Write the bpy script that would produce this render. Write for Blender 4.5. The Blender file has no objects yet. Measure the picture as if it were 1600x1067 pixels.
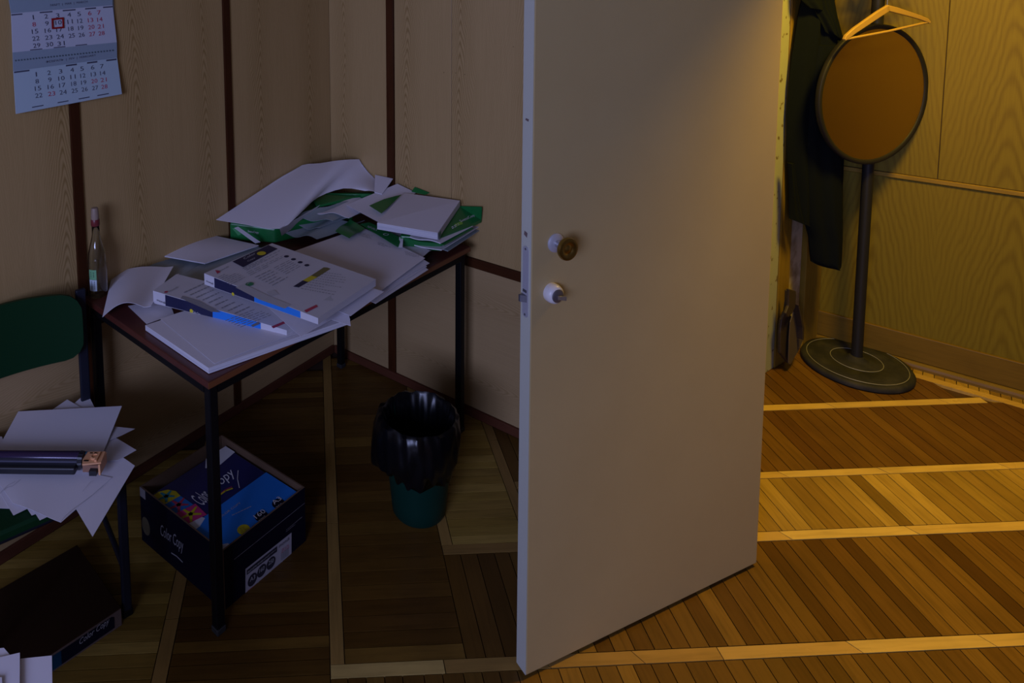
import bpy, bmesh, math, random
from mathutils import Vector, Matrix
random.seed(7)
scene = bpy.context.scene
COL = scene.collection

# ------------------------------------------------------------------ camera (calibrated on the floor grid and the walls)
H = 1.84
FPX, PPX, PPY = 1104.78, 527.40, 51.67
YAW, PITCH, ROLL = 0.033108, 0.098138, 0.014202
WANG = 0.752827
cy_, sy_ = math.cos(YAW), math.sin(YAW)
fw = Vector((sy_*math.cos(PITCH), cy_*math.cos(PITCH), -math.sin(PITCH)))
r0 = Vector((cy_, -sy_, 0)); d0 = fw.cross(r0)
c_, s_ = math.cos(ROLL), math.sin(ROLL)
rt = c_*r0 + s_*d0; dn = -s_*r0 + c_*d0
EYE = Vector((0, 0, H))
cam = bpy.data.cameras.new('camera'); camo = bpy.data.objects.new('camera', cam); COL.objects.link(camo)
cam.sensor_width = 36; cam.lens = FPX/1600*36
cam.shift_x = (800-PPX)/1600; cam.shift_y = (PPY-533.5)/1600
cam.clip_start = .05
M = Matrix.Identity(4)
for i in range(3):
    M[i][0] = rt[i]; M[i][1] = -dn[i]; M[i][2] = -fw[i]; M[i][3] = EYE[i]
camo.matrix_world = M
scene.camera = camo

# ------------------------------------------------------------------ world, lights, exposure
scene.view_settings.view_transform = 'Standard'; scene.view_settings.look = 'None'
scene.view_settings.gamma = 1; scene.view_settings.use_curve_mapping = False
scene.view_settings.exposure = 0.0
w = bpy.data.worlds.new('World'); scene.world = w; w.use_nodes = True
wb = w.node_tree.nodes['Background']; wb.inputs[0].default_value = (.30, .42, .75, 1); wb.inputs[1].default_value = 0.5

dA = Vector((math.sin(WANG), math.cos(WANG), 0)); eB = Vector((math.cos(WANG), -math.sin(WANG), 0))
C0 = Vector((0.068, 3.211, 0))
Z = Vector((0, 0, 1))

def area(name, loc, target, sx, sy, power, col):
    l = bpy.data.lights.new(name, 'AREA'); l.shape = 'RECTANGLE'; l.size = sx; l.size_y = sy; l.energy = power; l.color = col
    o = bpy.data.objects.new(name, l); COL.objects.link(o); o.location = loc
    o.rotation_euler = (Vector(target)-Vector(loc)).to_track_quat('-Z', 'Y').to_euler(); return o
WINC = C0 - dA*5.0 + eB*2.4
area('window_daylight', WINC + dA*.12 + Z*1.9, WINC + dA*4 + Z*1.1, 1.7, 1.3, 108, (.46, .52, 1.0))
LAMP = C0 + eB*2.34 + dA*.47
l = bpy.data.lights.new('hall_lamp_light', 'AREA'); l.shape = 'DISK'; l.size = .40; l.energy = 57; l.color = (1.0, .62, .035)
lo = bpy.data.objects.new('hall_lamp_light', l); COL.objects.link(lo); lo.location = LAMP + Z*2.52

# ------------------------------------------------------------------ picture-to-room geometry
def ray(u, v): return (rt*(u-PPX) + dn*(v-PPY) + fw*FPX).normalized()
def P(u, v, z=0.0):
    d = ray(u, v); return EYE + d*((z-H)/d.z)
class Plane:
    def __init__(s, p, n): s.p = Vector(p); s.n = Vector(n).normalized()
    def hit(s, u, v, off=0.0):
        d = ray(u, v); return EYE + d*(((s.p-EYE).dot(s.n)+off)/d.dot(s.n))
def plane3(a, b, c):
    n = (b-a).cross(c-a).normalized()
    if n.dot(EYE-a) < 0: n = -n
    return Plane(a, n)

# ------------------------------------------------------------------ mesh helpers
ORI = {}
def mk(name, vs, fs, mat, parent=None, smooth=False, uvs=None, base=None, mats=None, fmi=None):
    """link ONE mesh object; vs in room coordinates"""
    me = bpy.data.meshes.new(name)
    if parent is not None: o0 = ORI[parent.name]
    else: o0 = Vector(base) if base is not None else Vector((sum(v[0] for v in vs)/len(vs), sum(v[1] for v in vs)/len(vs), min(v[2] for v in vs)))
    me.from_pydata([tuple(Vector(v)-o0) for v in vs], [], fs)
    if uvs:
        ul = me.uv_layers.new(name='UVMap')
        for lp in me.loops: ul.data[lp.index].uv = uvs[lp.vertex_index]
    me.materials.append(mat)
    if mats:
        for m_ in mats: me.materials.append(m_)
        for p_, i_ in zip(me.polygons, fmi): p_.material_index = i_
    if smooth:
        for p_ in me.polygons: p_.use_smooth = True
        me.set_sharp_from_angle(angle=math.radians(50))
    bm = bmesh.new(); bm.from_mesh(me); bmesh.ops.recalc_face_normals(bm, faces=bm.faces); bm.to_mesh(me); bm.free()
    o = bpy.data.objects.new(name, me); COL.objects.link(o)
    if parent is not None: o.parent = parent
    else: o.location = o0
    ORI[o.name] = o0
    return o
def thing(name, loc, label, cat, group=None):
    o = bpy.data.objects.new(name, None); COL.objects.link(o); o.location = loc; o.empty_display_size = .05
    ORI[o.name] = Vector(loc); tag(o, label, cat, group); return o
def tag(o, label=None, cat=None, group=None, kind=None):
    if label: o['label'] = label
    if cat: o['category'] = cat
    if group: o['group'] = group
    if kind: o['kind'] = kind
    return o
class MB:
    def __init__(s): s.v = []; s.f = []; s.uv = []
    def add(s, vs, fs, uv=None):
        n = len(s.v); s.v += [Vector(x) for x in vs]; s.f += [[i+n for i in f] for f in fs]
        s.uv += uv if uv else [(x[0], x[1]) for x in vs]
    def box(s, o, a, b, c):
        """corner o, edge vectors a b c"""
        o, a, b, c = map(Vector, (o, a, b, c))
        vs = [o, o+a, o+a+b, o+b, o+c, o+a+c, o+a+b+c, o+b+c]
        s.add(vs, [(0,3,2,1), (4,5,6,7), (0,1,5,4), (1,2,6,5), (2,3,7,6), (3,0,4,7)])
    def cbox(s, c, sx, sy, sz, ax=(1,0,0), ay=(0,1,0), az=(0,0,1)):
        ax, ay, az = Vector(ax)*sx, Vector(ay)*sy, Vector(az)*sz
        s.box(Vector(c)-ax/2-ay/2-az/2, ax, ay, az)
    def tube(s, pts, rad, n=10, cap=True):
        pts = [Vector(p) for p in pts]; rr = rad if isinstance(rad, (list, tuple)) else [rad]*len(pts)
        rings = []; up = None
        for i, p in enumerate(pts):
            d = (pts[min(i+1, len(pts)-1)]-pts[max(i-1, 0)]).normalized()
            if up is None: up = Vector((0,0,1)) if abs(d.z) < .9 else Vector((1,0,0))
            x = up.cross(d).normalized(); y = d.cross(x).normalized(); up = y
            rings.append([p + (x*math.cos(2*math.pi*k/n)+y*math.sin(2*math.pi*k/n))*rr[i] for k in range(n)])
        vs = [q for r_ in rings for q in r_]; fs = []
        for i in range(len(pts)-1):
            for k in range(n): fs.append((i*n+k, i*n+(k+1) % n, (i+1)*n+(k+1) % n, (i+1)*n+k))
        if cap: fs.append(tuple(range(n))[::-1]); fs.append(tuple(range((len(pts)-1)*n, len(pts)*n)))
        s.add(vs, fs)
    def lathe(s, c, prof, n=32, ax=(0,0,1), wob=None):
        """prof list of (r, h) along axis ax"""
        c = Vector(c); ax = Vector(ax).normalized(); t = Vector((1,0,0)) if abs(ax.x) < .9 else Vector((0,1,0))
        x = t.cross(ax).normalized(); y = ax.cross(x); vs = []; fs = []
        for i, (r, h) in enumerate(prof):
            for k in range(n):
                a = 2*math.pi*k/n; rr, hh = (r, h) if wob is None else wob(r, h, a, i)
                vs.append(c + (x*math.cos(a)+y*math.sin(a))*rr + ax*hh)
        for i in range(len(prof)-1):
            for k in range(n): fs.append((i*n+k, i*n+(k+1) % n, (i+1)*n+(k+1) % n, (i+1)*n+k))
        if prof[0][0] > 1e-4: fs.append(tuple(range(n))[::-1])
        if prof[-1][0] > 1e-4: fs.append(tuple(range((len(prof)-1)*n, len(prof)*n)))
        s.add(vs, fs)
    def prism(s, poly, d):
        poly = [Vector(p) for p in poly]; d = Vector(d); n = len(poly)
        s.add(poly+[p+d for p in poly], [tuple(range(n))[::-1], tuple(range(n, 2*n))]+[(i, (i+1) % n, (i+1) % n+n, i+n) for i in range(n)])
    def build(s, name, mat, parent=None, smooth=False, base=None, uv=False):
        return mk(name, s.v, s.f, mat, parent, smooth, s.uv if uv else None, base)
def bevel(o, w_=.003, seg=2):
    m = o.modifiers.new('bevel', 'BEVEL'); m.width = w_; m.segments = seg; m.limit_method = 'ANGLE'; m.angle_limit = .6; return o

# ------------------------------------------------------------------ materials
def mat(name, col, rough=.5, metal=0, spec=.5, trans=0, emis=None, es=0, alpha=1):
    m = bpy.data.materials.new(name); m.use_nodes = True; b = m.node_tree.nodes['Principled BSDF']
    b.inputs['Base Color'].default_value = (*col, 1); b.inputs['Roughness'].default_value = rough
    b.inputs['Metallic'].default_value = metal; b.inputs['Specular IOR Level'].default_value = spec
    b.inputs['Transmission Weight'].default_value = trans; b.inputs['Alpha'].default_value = alpha
    if emis: b.inputs['Emission Color'].default_value = (*emis, 1); b.inputs['Emission Strength'].default_value = es
    return m
class N:
    def __init__(s, m): s.t = m.node_tree; s.b = s.t.nodes['Principled BSDF']
    def n(s, ty, **k):
        o = s.t.nodes.new(ty)
        for a, b in k.items():
            if a.startswith('i_'):
                key = a[2:]; key = int(key) if key.isdigit() else key.replace('_', ' ')
                o.inputs[key].default_value = b
            else: setattr(o, a, b)
        return o
    def l(s, a, b): s.t.links.new(a, b)
    def math(s, op, a, b=None):
        o = s.n('ShaderNodeMath', operation=op)
        for i, x in enumerate((a, b)):
            if x is None: continue
            if isinstance(x, (int, float)): o.inputs[i].default_value = x
            else: s.l(x, o.inputs[i])
        return o.outputs[0]
    def ramp(s, fac, stops):
        o = s.n('ShaderNodeValToRGB'); e = o.color_ramp.elements
        while len(e) < len(stops): e.new(.5)
        for q, (p_, c) in zip(e, stops): q.position = p_; q.color = (*c, 1)
        s.l(fac, o.inputs[0]); return o.outputs[0]
    def mix(s, fac, a, b, bt='MIX'):
        o = s.n('ShaderNodeMix', data_type='RGBA', blend_type=bt)
        if isinstance(fac, (int, float)): o.inputs[0].default_value = fac
        else: s.l(fac, o.inputs[0])
        for i, x in ((6, a), (7, b)):
            if isinstance(x, tuple): o.inputs[i].default_value = (*x, 1)
            else: s.l(x, o.inputs[i])
        return o.outputs[2]
    def bump(s, h, st=.2, d=.001):
        o = s.n('ShaderNodeBump', i_Strength=st, i_Distance=d); s.l(h, o.inputs['Height']); s.l(o.outputs[0], s.b.inputs['Normal'])

def laminate(name, light, dark, k=.003, rings=.005, vper=.03, width=1.0, contrast=.5, rough=.42, swap=False, near=.2):
    """cathedral-figured veneer laminate in UV metres (u across, v up)"""
    m = mat(name, light, rough); g = N(m)
    uv = g.n('ShaderNodeUVMap'); oi = g.n('ShaderNodeObjectInfo')
    sep = g.n('ShaderNodeSeparateXYZ'); g.l(uv.outputs[0], sep.inputs[0])
    U, V = (sep.outputs[1], sep.outputs[0]) if swap else (sep.outputs[0], sep.outputs[1])
    comb = g.n('ShaderNodeCombineXYZ'); g.l(U, comb.inputs[0]); g.l(g.math('MULTIPLY', V, .30), comb.inputs[1]); g.l(g.math('MULTIPLY', oi.outputs['Random'], 9.), comb.inputs[2])
    nz = g.n('ShaderNodeTexNoise', i_Scale=9., i_Detail=3.); g.l(comb.outputs[0], nz.inputs[0])
    wob = g.math('MULTIPLY', g.math('SUBTRACT', nz.outputs[0], .5), .06)
    # repeated figure every `width` metres
    uu = g.math('ADD', g.math('ADD', U, wob), g.math('MULTIPLY', oi.outputs['Random'], .07))
    uc = g.math('SUBTRACT', g.math('FRACT', g.math('DIVIDE', uu, width)), .5)
    uc = g.math('MULTIPLY', uc, width)
    r = g.math('SQRT', g.math('ADD', g.math('MULTIPLY', uc, uc), k*k))
    nz2 = g.n('ShaderNodeTexNoise', i_Scale=14., i_Detail=3.); g.l(comb.outputs[0], nz2.inputs[0])
    ph = g.math('ADD', g.math('ADD', g.math('MULTIPLY', r, 6.283/rings), g.math('MULTIPLY', V, 6.283/vper)), g.math('MULTIPLY', nz2.outputs[0], 9.))
    wv = g.math('POWER', g.math('ADD', g.math('MULTIPLY', g.math('SINE', ph), .5), .5), 1.8)
    nearv = g.math('SUBTRACT', 1.0, g.math('MINIMUM', g.math('MULTIPLY', g.math('ABSOLUTE', uc), 1/(width*near*2)), 1.0))
    amp = g.math('ADD', g.math('MULTIPLY', nearv, .75), .12)
    c2 = g.n('ShaderNodeCombineXYZ'); g.l(g.math('MULTIPLY', U, 260.), c2.inputs[0]); g.l(g.math('MULTIPLY', V, 5.), c2.inputs[1]); g.l(oi.outputs['Random'], c2.inputs[2])
    fine = g.n('ShaderNodeTexNoise', i_Scale=1., i_Detail=3.); g.l(c2.outputs[0], fine.inputs[0])
    f = g.math('ADD', g.math('MULTIPLY', g.math('MULTIPLY', wv, amp), contrast), g.math('MULTIPLY', g.math('SUBTRACT', fine.outputs[0], .35), .55))
    col = g.mix(g.math('MINIMUM', g.math('MAXIMUM', f, 0.), 1.), light, dark)
    c3 = g.n('ShaderNodeTexNoise', i_Scale=1.6, i_Detail=1.); g.l(comb.outputs[0], c3.inputs[0])
    col = g.mix(g.math('MULTIPLY', c3.outputs[0], .25), col, tuple(x*.75 for x in light))
    g.l(col, g.b.inputs['Base Color']); g.bump(f, .15, .0006)
    return m
def plankwood(name, cols, rough=.36):
    m = mat(name, cols[1], rough); g = N(m)
    uv = g.n('ShaderNodeUVMap'); oi = g.n('ShaderNodeObjectInfo'); sep = g.n('ShaderNodeSeparateXYZ'); g.l(uv.outputs[0], sep.inputs[0])
    base = g.ramp(oi.outputs['Random'], [(i/(len(cols)-1), c) for i, c in enumerate(cols)])
    c2 = g.n('ShaderNodeCombineXYZ'); g.l(g.math('MULTIPLY', sep.outputs[0], 90.), c2.inputs[0]); g.l(g.math('MULTIPLY', sep.outputs[1], 6.), c2.inputs[1]); g.l(g.math('MULTIPLY', oi.outputs['Random'], 50.), c2.inputs[2])
    nz = g.n('ShaderNodeTexNoise', i_Scale=1., i_Detail=4., i_Distortion=.6); g.l(c2.outputs[0], nz.inputs[0])
    col = g.mix(g.ramp(nz.outputs[0], [(.45, (0,0,0)), (.8, (.45,.45,.45))]), base, tuple(x*.45 for x in cols[0]))
    n2 = g.n('ShaderNodeTexNoise', i_Scale=5., i_Detail=3.); g.l(uv.outputs[0], n2.inputs[0])
    col = g.mix(g.ramp(n2.outputs[0], [(.45, (0,0,0)), (.75, (.35,.35,.35))]), col, tuple(x*.5 for x in cols[0]))
    g.l(col, g.b.inputs['Base Color'])
    g.l(g.math('ADD', g.math('MULTIPLY', n2.outputs[0], .25), rough-.12), g.b.inputs['Roughness'])
    g.bump(nz.outputs[0], .2, .0008); return m

m_lam = laminate('office_laminate', (.46,.31,.13), (.27,.165,.05), k=.006, rings=.0080, vper=.045, width=.30, contrast=1.0, near=.13)
m_lamh = laminate('office_laminate_horizontal', (.44,.30,.14), (.27,.17,.06), k=.006, rings=.007, vper=.04, width=.34, contrast=.6, swap=True, near=.13)
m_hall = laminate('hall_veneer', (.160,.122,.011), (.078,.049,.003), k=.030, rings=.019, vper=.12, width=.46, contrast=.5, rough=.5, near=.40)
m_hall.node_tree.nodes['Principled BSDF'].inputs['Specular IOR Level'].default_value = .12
m_batten = plankwood('dark_batten', [(.050,.015,.005), (.065,.020,.006)], .45)
m_basedark = plankwood('dark_baseboard', [(.10,.035,.018), (.12,.04,.02)], .5)
m_trimwood = plankwood('golden_trim', [(.20,.13,.020), (.26,.175,.03)], .42)
m_basewood = plankwood('hall_baseboard_wood', [(.13,.080,.012), (.15,.095,.015)], .4)
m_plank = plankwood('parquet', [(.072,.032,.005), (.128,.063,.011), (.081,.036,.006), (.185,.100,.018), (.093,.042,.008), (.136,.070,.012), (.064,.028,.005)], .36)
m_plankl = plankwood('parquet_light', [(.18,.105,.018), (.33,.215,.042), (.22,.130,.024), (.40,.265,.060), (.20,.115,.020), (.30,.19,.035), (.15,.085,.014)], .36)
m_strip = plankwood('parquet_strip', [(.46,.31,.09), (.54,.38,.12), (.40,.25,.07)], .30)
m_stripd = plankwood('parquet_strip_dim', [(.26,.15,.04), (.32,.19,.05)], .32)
for q_ in (m_batten, m_basedark, m_trimwood, m_basewood): q_.node_tree.nodes['Principled BSDF'].inputs['Specular IOR Level'].default_value = .12
for q_ in (m_plank, m_plankl, m_strip, m_stripd): q_.node_tree.nodes['Principled BSDF'].inputs['Specular IOR Level'].default_value = .25
m_sub = mat('subfloor', (.05,.022,.008), .9)
m_gap = mat('panel_joint', (.03,.015,.008), .9)
m_ceil = mat('ceiling_paint', (.36,.34,.30), .9)
m_plain = mat('office_far_wall', (.26,.20,.13), .8)
m_black = mat('black_steel', (.003,.003,.004), .5, spec=.2)
m_bluesteel = mat('blue_black_steel', (.010,.012,.022), .45, spec=.25)

# ------------------------------------------------------------------ ROOM SHELL
def wbox(mb, P0, d, n, t0, t1, z0, z1, d0, d1):
    """box on a wall: t along d, depth along n; UV = (t, z)"""
    vs = []; uv = []
    for dd in (d0, d1):
        for t, z in ((t0,z0), (t1,z0), (t1,z1), (t0,z1)):
            vs.append(P0 + d*t + n*dd + Z*z); uv.append((t, z))
    mb.add(vs, [(0,3,2,1), (4,5,6,7), (0,1,5,4), (1,2,6,5), (2,3,7,6), (3,0,4,7)], uv)
def wpart(name, mat_, parent, P0, d, n, t0, t1, z0, z1, d0, d1, bev=0, flip=False):
    mb = MB(); wbox(mb, P0, d, n, t0, t1, z0, z1, d0, d1)
    if flip: mb.uv = [(b, a) for a, b in mb.uv]
    o = mb.build(name, mat_, parent, uv=True)
    if bev: bevel(o, bev, 2)
    return o
CEIL = 2.7
# wall_left (with the calendar): t from the corner towards the camera-left
tA = -dA
wl = wpart('wall_left', m_gap, None, C0, tA, eB, -.12, 5.0, -.012, CEIL, -.12, -.006); tag(wl, kind='structure')
RZ0, RZ1 = .628, .666
edges = [0.0, .602, 1.250, 1.90, 2.55, 3.2, 3.85, 4.5, 5.0]
for i in range(len(edges)-1):
    a = edges[i] + (0 if i == 0 else .018); b = edges[i+1]-.016
    wpart('panel', m_lam, wl, C0, tA, eB, a, b, RZ1, CEIL, -.006, 0, .0012)
    wpart('lower_panel', m_lamh, wl, C0, tA, eB, a, b, .0, RZ0, -.006, 0, .0012)
    if i > 0: wpart('batten', m_batten, wl, C0, tA, eB, edges[i]-.0155, edges[i]+.0175, 0, CEIL, -.006, .006, .001, flip=False)
wpart('rail', m_batten, wl, C0, tA, eB, 0, 5.0, RZ0, RZ1, -.006, .010, .002, flip=True)
o = wpart('baseboard_left', m_basedark, None, C0, tA, eB, 0.012, 5.0, 0, .036, 0, .012, .002, flip=True); tag(o, kind='structure')
# wall_right (behind the door): t from the corner along eB
nB = -dA
JT = 1.70                                              # where the doorway starts
wr = wpart('wall_right', m_gap, None, C0, eB, nB, 0, JT, -.012, CEIL, -.11, -.006); tag(wr, kind='structure')
for a, b in ((0, .327), (.369, .650), (.6515, .972), (.974, 1.30), (1.303, 1.62)):
    wpart('panel', m_lam, wr, C0, eB, nB, a, b, RZ1, CEIL, -.006, 0, .0012)
for a, b in ((0, .327), (.369, .972), (.974, 1.62)):
    wpart('lower_panel', m_lamh, wr, C0, eB, nB, a, b, 0, RZ0, -.006, 0, .0012)
wpart('batten', m_batten, wr, C0, eB, nB, .329, .367, 0, CEIL, -.006, .006, .001)
wpart('rail', m_batten, wr, C0, eB, nB, 0.01, 1.62, RZ0, RZ1, -.006, .010, .002, flip=True)
o = wpart('baseboard_right', m_basedark, None, C0, eB, nB, 0.012, 1.62, 0, .036, 0, .012, .002, flip=True); tag(o, kind='structure')
for k in range(9):   # nail heads and pin holes in the right wall
    pass
pm = MB(); PB = Plane(C0, nB); PA = Plane(C0, eB)
for (u, v) in ((634.6,106.5), (693.6,113.3), (712,114), (726,116.5), (722,225), (632,284), (637,289), (642,286), (645,291), (638,282), (802,73)):
    h = PB.hit(u, v, .0004); pm.lathe(h, [(.0016, 0), (.0013, .0006), (.0, .0007)], 8, nB)
o = pm.build('pin_holes', m_gap, wr); tag(o, kind='stuff')
# doorway post, added light stop, far part of the right wall, header
m_white = mat('door_frame_paint', (.55,.52,.48), .5)
o = wpart('trim_1', m_white, None, C0, eB, nB, 1.625, JT+.02, 0, 2.06, -.11, .012, .004); tag(o, kind='structure')
o = wpart('gap_light_stop', m_white, None, C0, eB, nB, 1.66, 1.762, 0, 2.06, .013, .056, .003); tag(o, kind='structure')  # unseen strip added behind the door's hinge edge to stop hall lamp spill
JE = JT + .93
o = wpart('trim_2', m_white, None, C0, eB, nB, JE-.02, JE+.07, 0, 2.06, -.12, .02, .004); tag(o, kind='structure')
w2 = wpart('wall_right_far', m_plain, None, C0, eB, nB, JE, 4.6, -.012, CEIL, -.11, 0); tag(w2, kind='structure')
w3 = wpart('wall_right_header', m_plain, None, C0, eB, nB, JT, JE, 2.06, CEIL, -.11, 0); tag(w3, kind='structure')
# office walls behind the camera
C1 = C0 + tA*5.0
ww = MB()
wx0, wx1, wz0, wz1 = 1.5, 3.3, 1.2, 2.6
for a, b, z0, z1 in ((-.12, wx0, 0, CEIL), (wx1, 4.72, 0, CEIL), (wx0, wx1, 0, wz0), (wx0, wx1, wz1, CEIL)):
    wbox(ww, C1, eB, dA, a, b, z0, z1, -.12, 0)
o = ww.build('wall_window_side', m_plain); tag(o, kind='structure')
wf = MB()
for a, b, z0, z1 in ((wx0, wx0+.06, wz0, wz1), (wx1-.06, wx1, wz0, wz1), (2.37, 2.43, wz0, wz1), (wx0, wx1, wz0, wz0+.06), (wx0, wx1, wz1-.06, wz1)):
    wbox(wf, C1, eB, dA, a, b, z0, z1, -.08, -.03)
o = wf.build('window_1', m_white); tag(o, kind='structure')
o = wpart('wall_back', m_plain, None, C0+eB*4.6, tA, -eB, -.12, 5.12, 0, CEIL, -.12, 0); tag(o, kind='structure')

# hall
HC = P(1273, 528); HC.z = 0
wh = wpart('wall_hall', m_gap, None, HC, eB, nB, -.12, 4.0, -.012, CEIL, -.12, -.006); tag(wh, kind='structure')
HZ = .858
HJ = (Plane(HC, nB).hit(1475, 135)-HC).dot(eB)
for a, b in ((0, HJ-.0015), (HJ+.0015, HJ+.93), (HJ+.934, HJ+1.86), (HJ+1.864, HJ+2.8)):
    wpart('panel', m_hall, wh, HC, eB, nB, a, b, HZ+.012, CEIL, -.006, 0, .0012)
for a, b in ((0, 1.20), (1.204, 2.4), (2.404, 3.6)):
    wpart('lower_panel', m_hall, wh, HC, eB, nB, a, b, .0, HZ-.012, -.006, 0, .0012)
wpart('rail', m_trimwood, wh, HC, eB, nB, 0, 4.0, HZ-.010, HZ+.010, -.006, .008, .003, flip=True)
bh = wpart('baseboard_hall', m_basewood, None, HC, eB, nB, 0.0, 4.0, .03, .148, 0, .016, .003, flip=True); tag(bh, kind='structure')
mb = MB(); mb.prism([HC+nB*.016, HC+nB*.032, HC+nB*.031+Z*.010, HC+nB*.027+Z*.020, HC+nB*.021+Z*.028, HC+nB*.016+Z*.03], eB*4.0)
mb.uv = [(q.z*3, (q-HC).dot(eB)) for q in mb.v]
mb.build('moulding', m_basewood, bh, uv=True)
# hall end wall with casing, door leaf and upright board
HE = P(1203, 572); HE.z = 0
g = (HE-HC).normalized(); nG = Vector((-g.y, g.x, 0))
if nG.dot(EYE-HC) < 0: nG = -nG
PG = Plane(HC, nG)
we = wpart('wall_hall_end', m_plain, None, HC, g, nG, -.1, 1.6, -.012, CEIL, -.12, -.02); tag(we, kind='structure')
def tg(u, v): return (PG.hit(u, v)-HC).dot(g)
t1, t2, t3 = tg(1253.5, 440), tg(1224, 477), tg(1207.5, 477)
m_greyw = mat('greyed_white_paint', (.42,.37,.30), .6); gg = N(m_greyw); nz = gg.n('ShaderNodeTexNoise', i_Scale=9., i_Detail=4.)
tc = gg.n('ShaderNodeTexCoord'); gg.l(tc.outputs['Object'], nz.inputs[0]); gg.l(gg.mix(gg.ramp(nz.outputs[0], [(.45,(0,0,0)), (.62,(1,1,1))]), (.46,.41,.33), (.20,.15,.09)), gg.b.inputs['Base Color'])
m_peel = mat('peeling_white_paint', (.62,.60,.55), .6); gg = N(m_peel); nz = gg.n('ShaderNodeTexNoise', i_Scale=30., i_Detail=5.)
tc = gg.n('ShaderNodeTexCoord'); gg.l(tc.outputs['Object'], nz.inputs[0]); gg.l(gg.mix(gg.ramp(nz.outputs[0], [(.62,(0,0,0)), (.66,(1,1,1))]), (.30,.32,.27), (.12,.09,.05)), gg.b.inputs['Base Color'])
o = wpart('trim_3', m_trimwood, None, HC, g, nG, .0, t1, .0, 2.2, -.02, .014, .003); tag(o, kind='structure')
o = wpart('trim_4', m_greyw, None, HC, g, nG, t1+.012, t2, .0, CEIL, -.02, -.004, .002); tag(o, kind='structure')
o = wpart('trim_5', m_trimwood, None, HC, g, nG, t2, t3, .0, 2.3, -.02, .02, .003); tag(o, kind='structure')
o = wpart('trim_6', m_peel, None, HC, g, nG, t3+.002, t3+.10, .0, 2.3, -.02, .016, .003); tag(o, kind='structure')
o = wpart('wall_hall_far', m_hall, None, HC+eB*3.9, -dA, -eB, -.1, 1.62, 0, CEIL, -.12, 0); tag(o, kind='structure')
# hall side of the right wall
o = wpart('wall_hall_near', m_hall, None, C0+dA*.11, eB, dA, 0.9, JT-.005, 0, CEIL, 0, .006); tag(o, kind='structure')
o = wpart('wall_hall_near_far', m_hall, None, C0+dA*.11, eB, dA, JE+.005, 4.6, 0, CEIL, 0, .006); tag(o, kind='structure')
# ceiling over everything
mb = MB(); mb.box(C0+tA*5.2+eB*-.2+Z*CEIL, dA*7.2, eB*6.0, Z*.1); o = mb.build('ceiling', m_ceil); tag(o, kind='structure')
# ceiling lamp of the hall (out of frame)
lamp = thing('ceiling_lamp', LAMP+Z*CEIL, 'round warm ceiling lamp lighting the hall beyond the open door', 'lamp')
mb = MB(); mb.lathe(LAMP+Z*(CEIL-.03), [(.11, .03), (.11, .0)], 32); mb.build('base_plate', m_white, lamp)
m_glow = mat('lamp_glass', (.9,.8,.6), .4, emis=(1,.62,.2), es=3)
mb = MB(); mb.lathe(LAMP+Z*(CEIL-.03), [(.10, 0), (.12, -.03), (.11, -.08), (.06, -.115), (0.0, -.125)], 32); mb.build('lamp_shade', m_glow, lamp, smooth=True)

# ------------------------------------------------------------------ FLOOR: planks, strips, tiles clipped to the room
mb = MB(); mb.box(C0+tA*5.2+eB*-.2-Z*.06, dA*7.2, eB*6.0, Z*.048)
floor = mb.build('floor', m_sub, base=(0,0,0)); tag(floor, kind='structure')
def clip(poly, p, n):
    out = []
    for i in range(len(poly)):
        a, b = poly[i], poly[(i+1) % len(poly)]; da = (a-p).dot(n); db = (b-p).dot(n)
        if da >= 0: out.append(a)
        if da*db < 0: out.append(a+(b-a)*(da/(da-db)))
    return out
planks = []
def piece(name, poly, mat_, vertical, clips, top=0.0, gap=.0007):
    cx = sum(p.x for p in poly)/len(poly); cyy = sum(p.y for p in poly)/len(poly)
    for p_, n_ in clips: 
        poly = clip(poly, p_, n_)
        if len(poly) < 3: return None
    ar = abs(sum(poly[i].x*poly[(i+1) % len(poly)].y-poly[(i+1) % len(poly)].x*poly[i].y for i in range(len(poly))))/2
    if ar < 2e-5: return None
    cx = sum(p.x for p in poly)/len(poly); cyy = sum(p.y for p in poly)/len(poly)
    lo_ = [Vector((p.x, p.y, -.012)) for p in poly]; hi = [Vector((p.x, p.y, top+random.uniform(-.0004, .0004))) for p in poly]
    n = len(poly)
    uv = [((p.x, p.y) if vertical else (p.y, p.x)) for p in poly]*2
    o = mk(name, lo_+hi, [tuple(range(n))[::-1], tuple(range(n, 2*n))]+[(i, (i+1) % n, (i+1) % n+n, i+n) for i in range(n)], mat_, floor, uvs=uv)
    o.data.name = name
    return o
def rect(x0, x1, y0, y1, sk=0.0): return [Vector((x0, y0, 0)), Vector((x1, y0, 0)), Vector((x1+sk, y1, 0)), Vector((x0+sk, y1, 0))]
G = .0013
cA = (C0+eB*.012, eB); cBo = (C0-dA*.012, -dA); 
BW = .108                                                       # border band along the hall wall
cH = (HC-dA*BW, -dA); cE = (HC+nG*.0, nG)
S = .92
y4a, y4b, y3a, y3b, y2a, y2b, y1a, y1b = [S*q for q in (1.80, 1.84, 2.20, 2.24, 2.488, 2.524, 2.889, 2.93)]
x1a, x1b, x2a, x2b, x3a, x3b, x4a, x4b = [S*q for q in (-.49, -.447, .014, .056, .407, .446, .700, .740)]
PW = .050
def vrow(x0, x1, y0, y1, clips, m_=None):
    x = x0
    while x < x1-.004:
        wd = PW*random.uniform(.88, 1.12); xe = min(x+wd, x1)
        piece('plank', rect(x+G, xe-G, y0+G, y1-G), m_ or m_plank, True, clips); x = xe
def hcol(x0, x1, y0, y1, clips, m_=None):
    y = y0
    while y < y1-.004:
        wd = (.036 if x1 < 0.05*.92 or x0 > .4 else .046)*random.uniform(.9, 1.12); ye = min(y+wd, y1)
        piece('plank', rect(x0+G, x1-G, y+G, ye-G), m_ or m_plank, False, clips); y = ye
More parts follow.
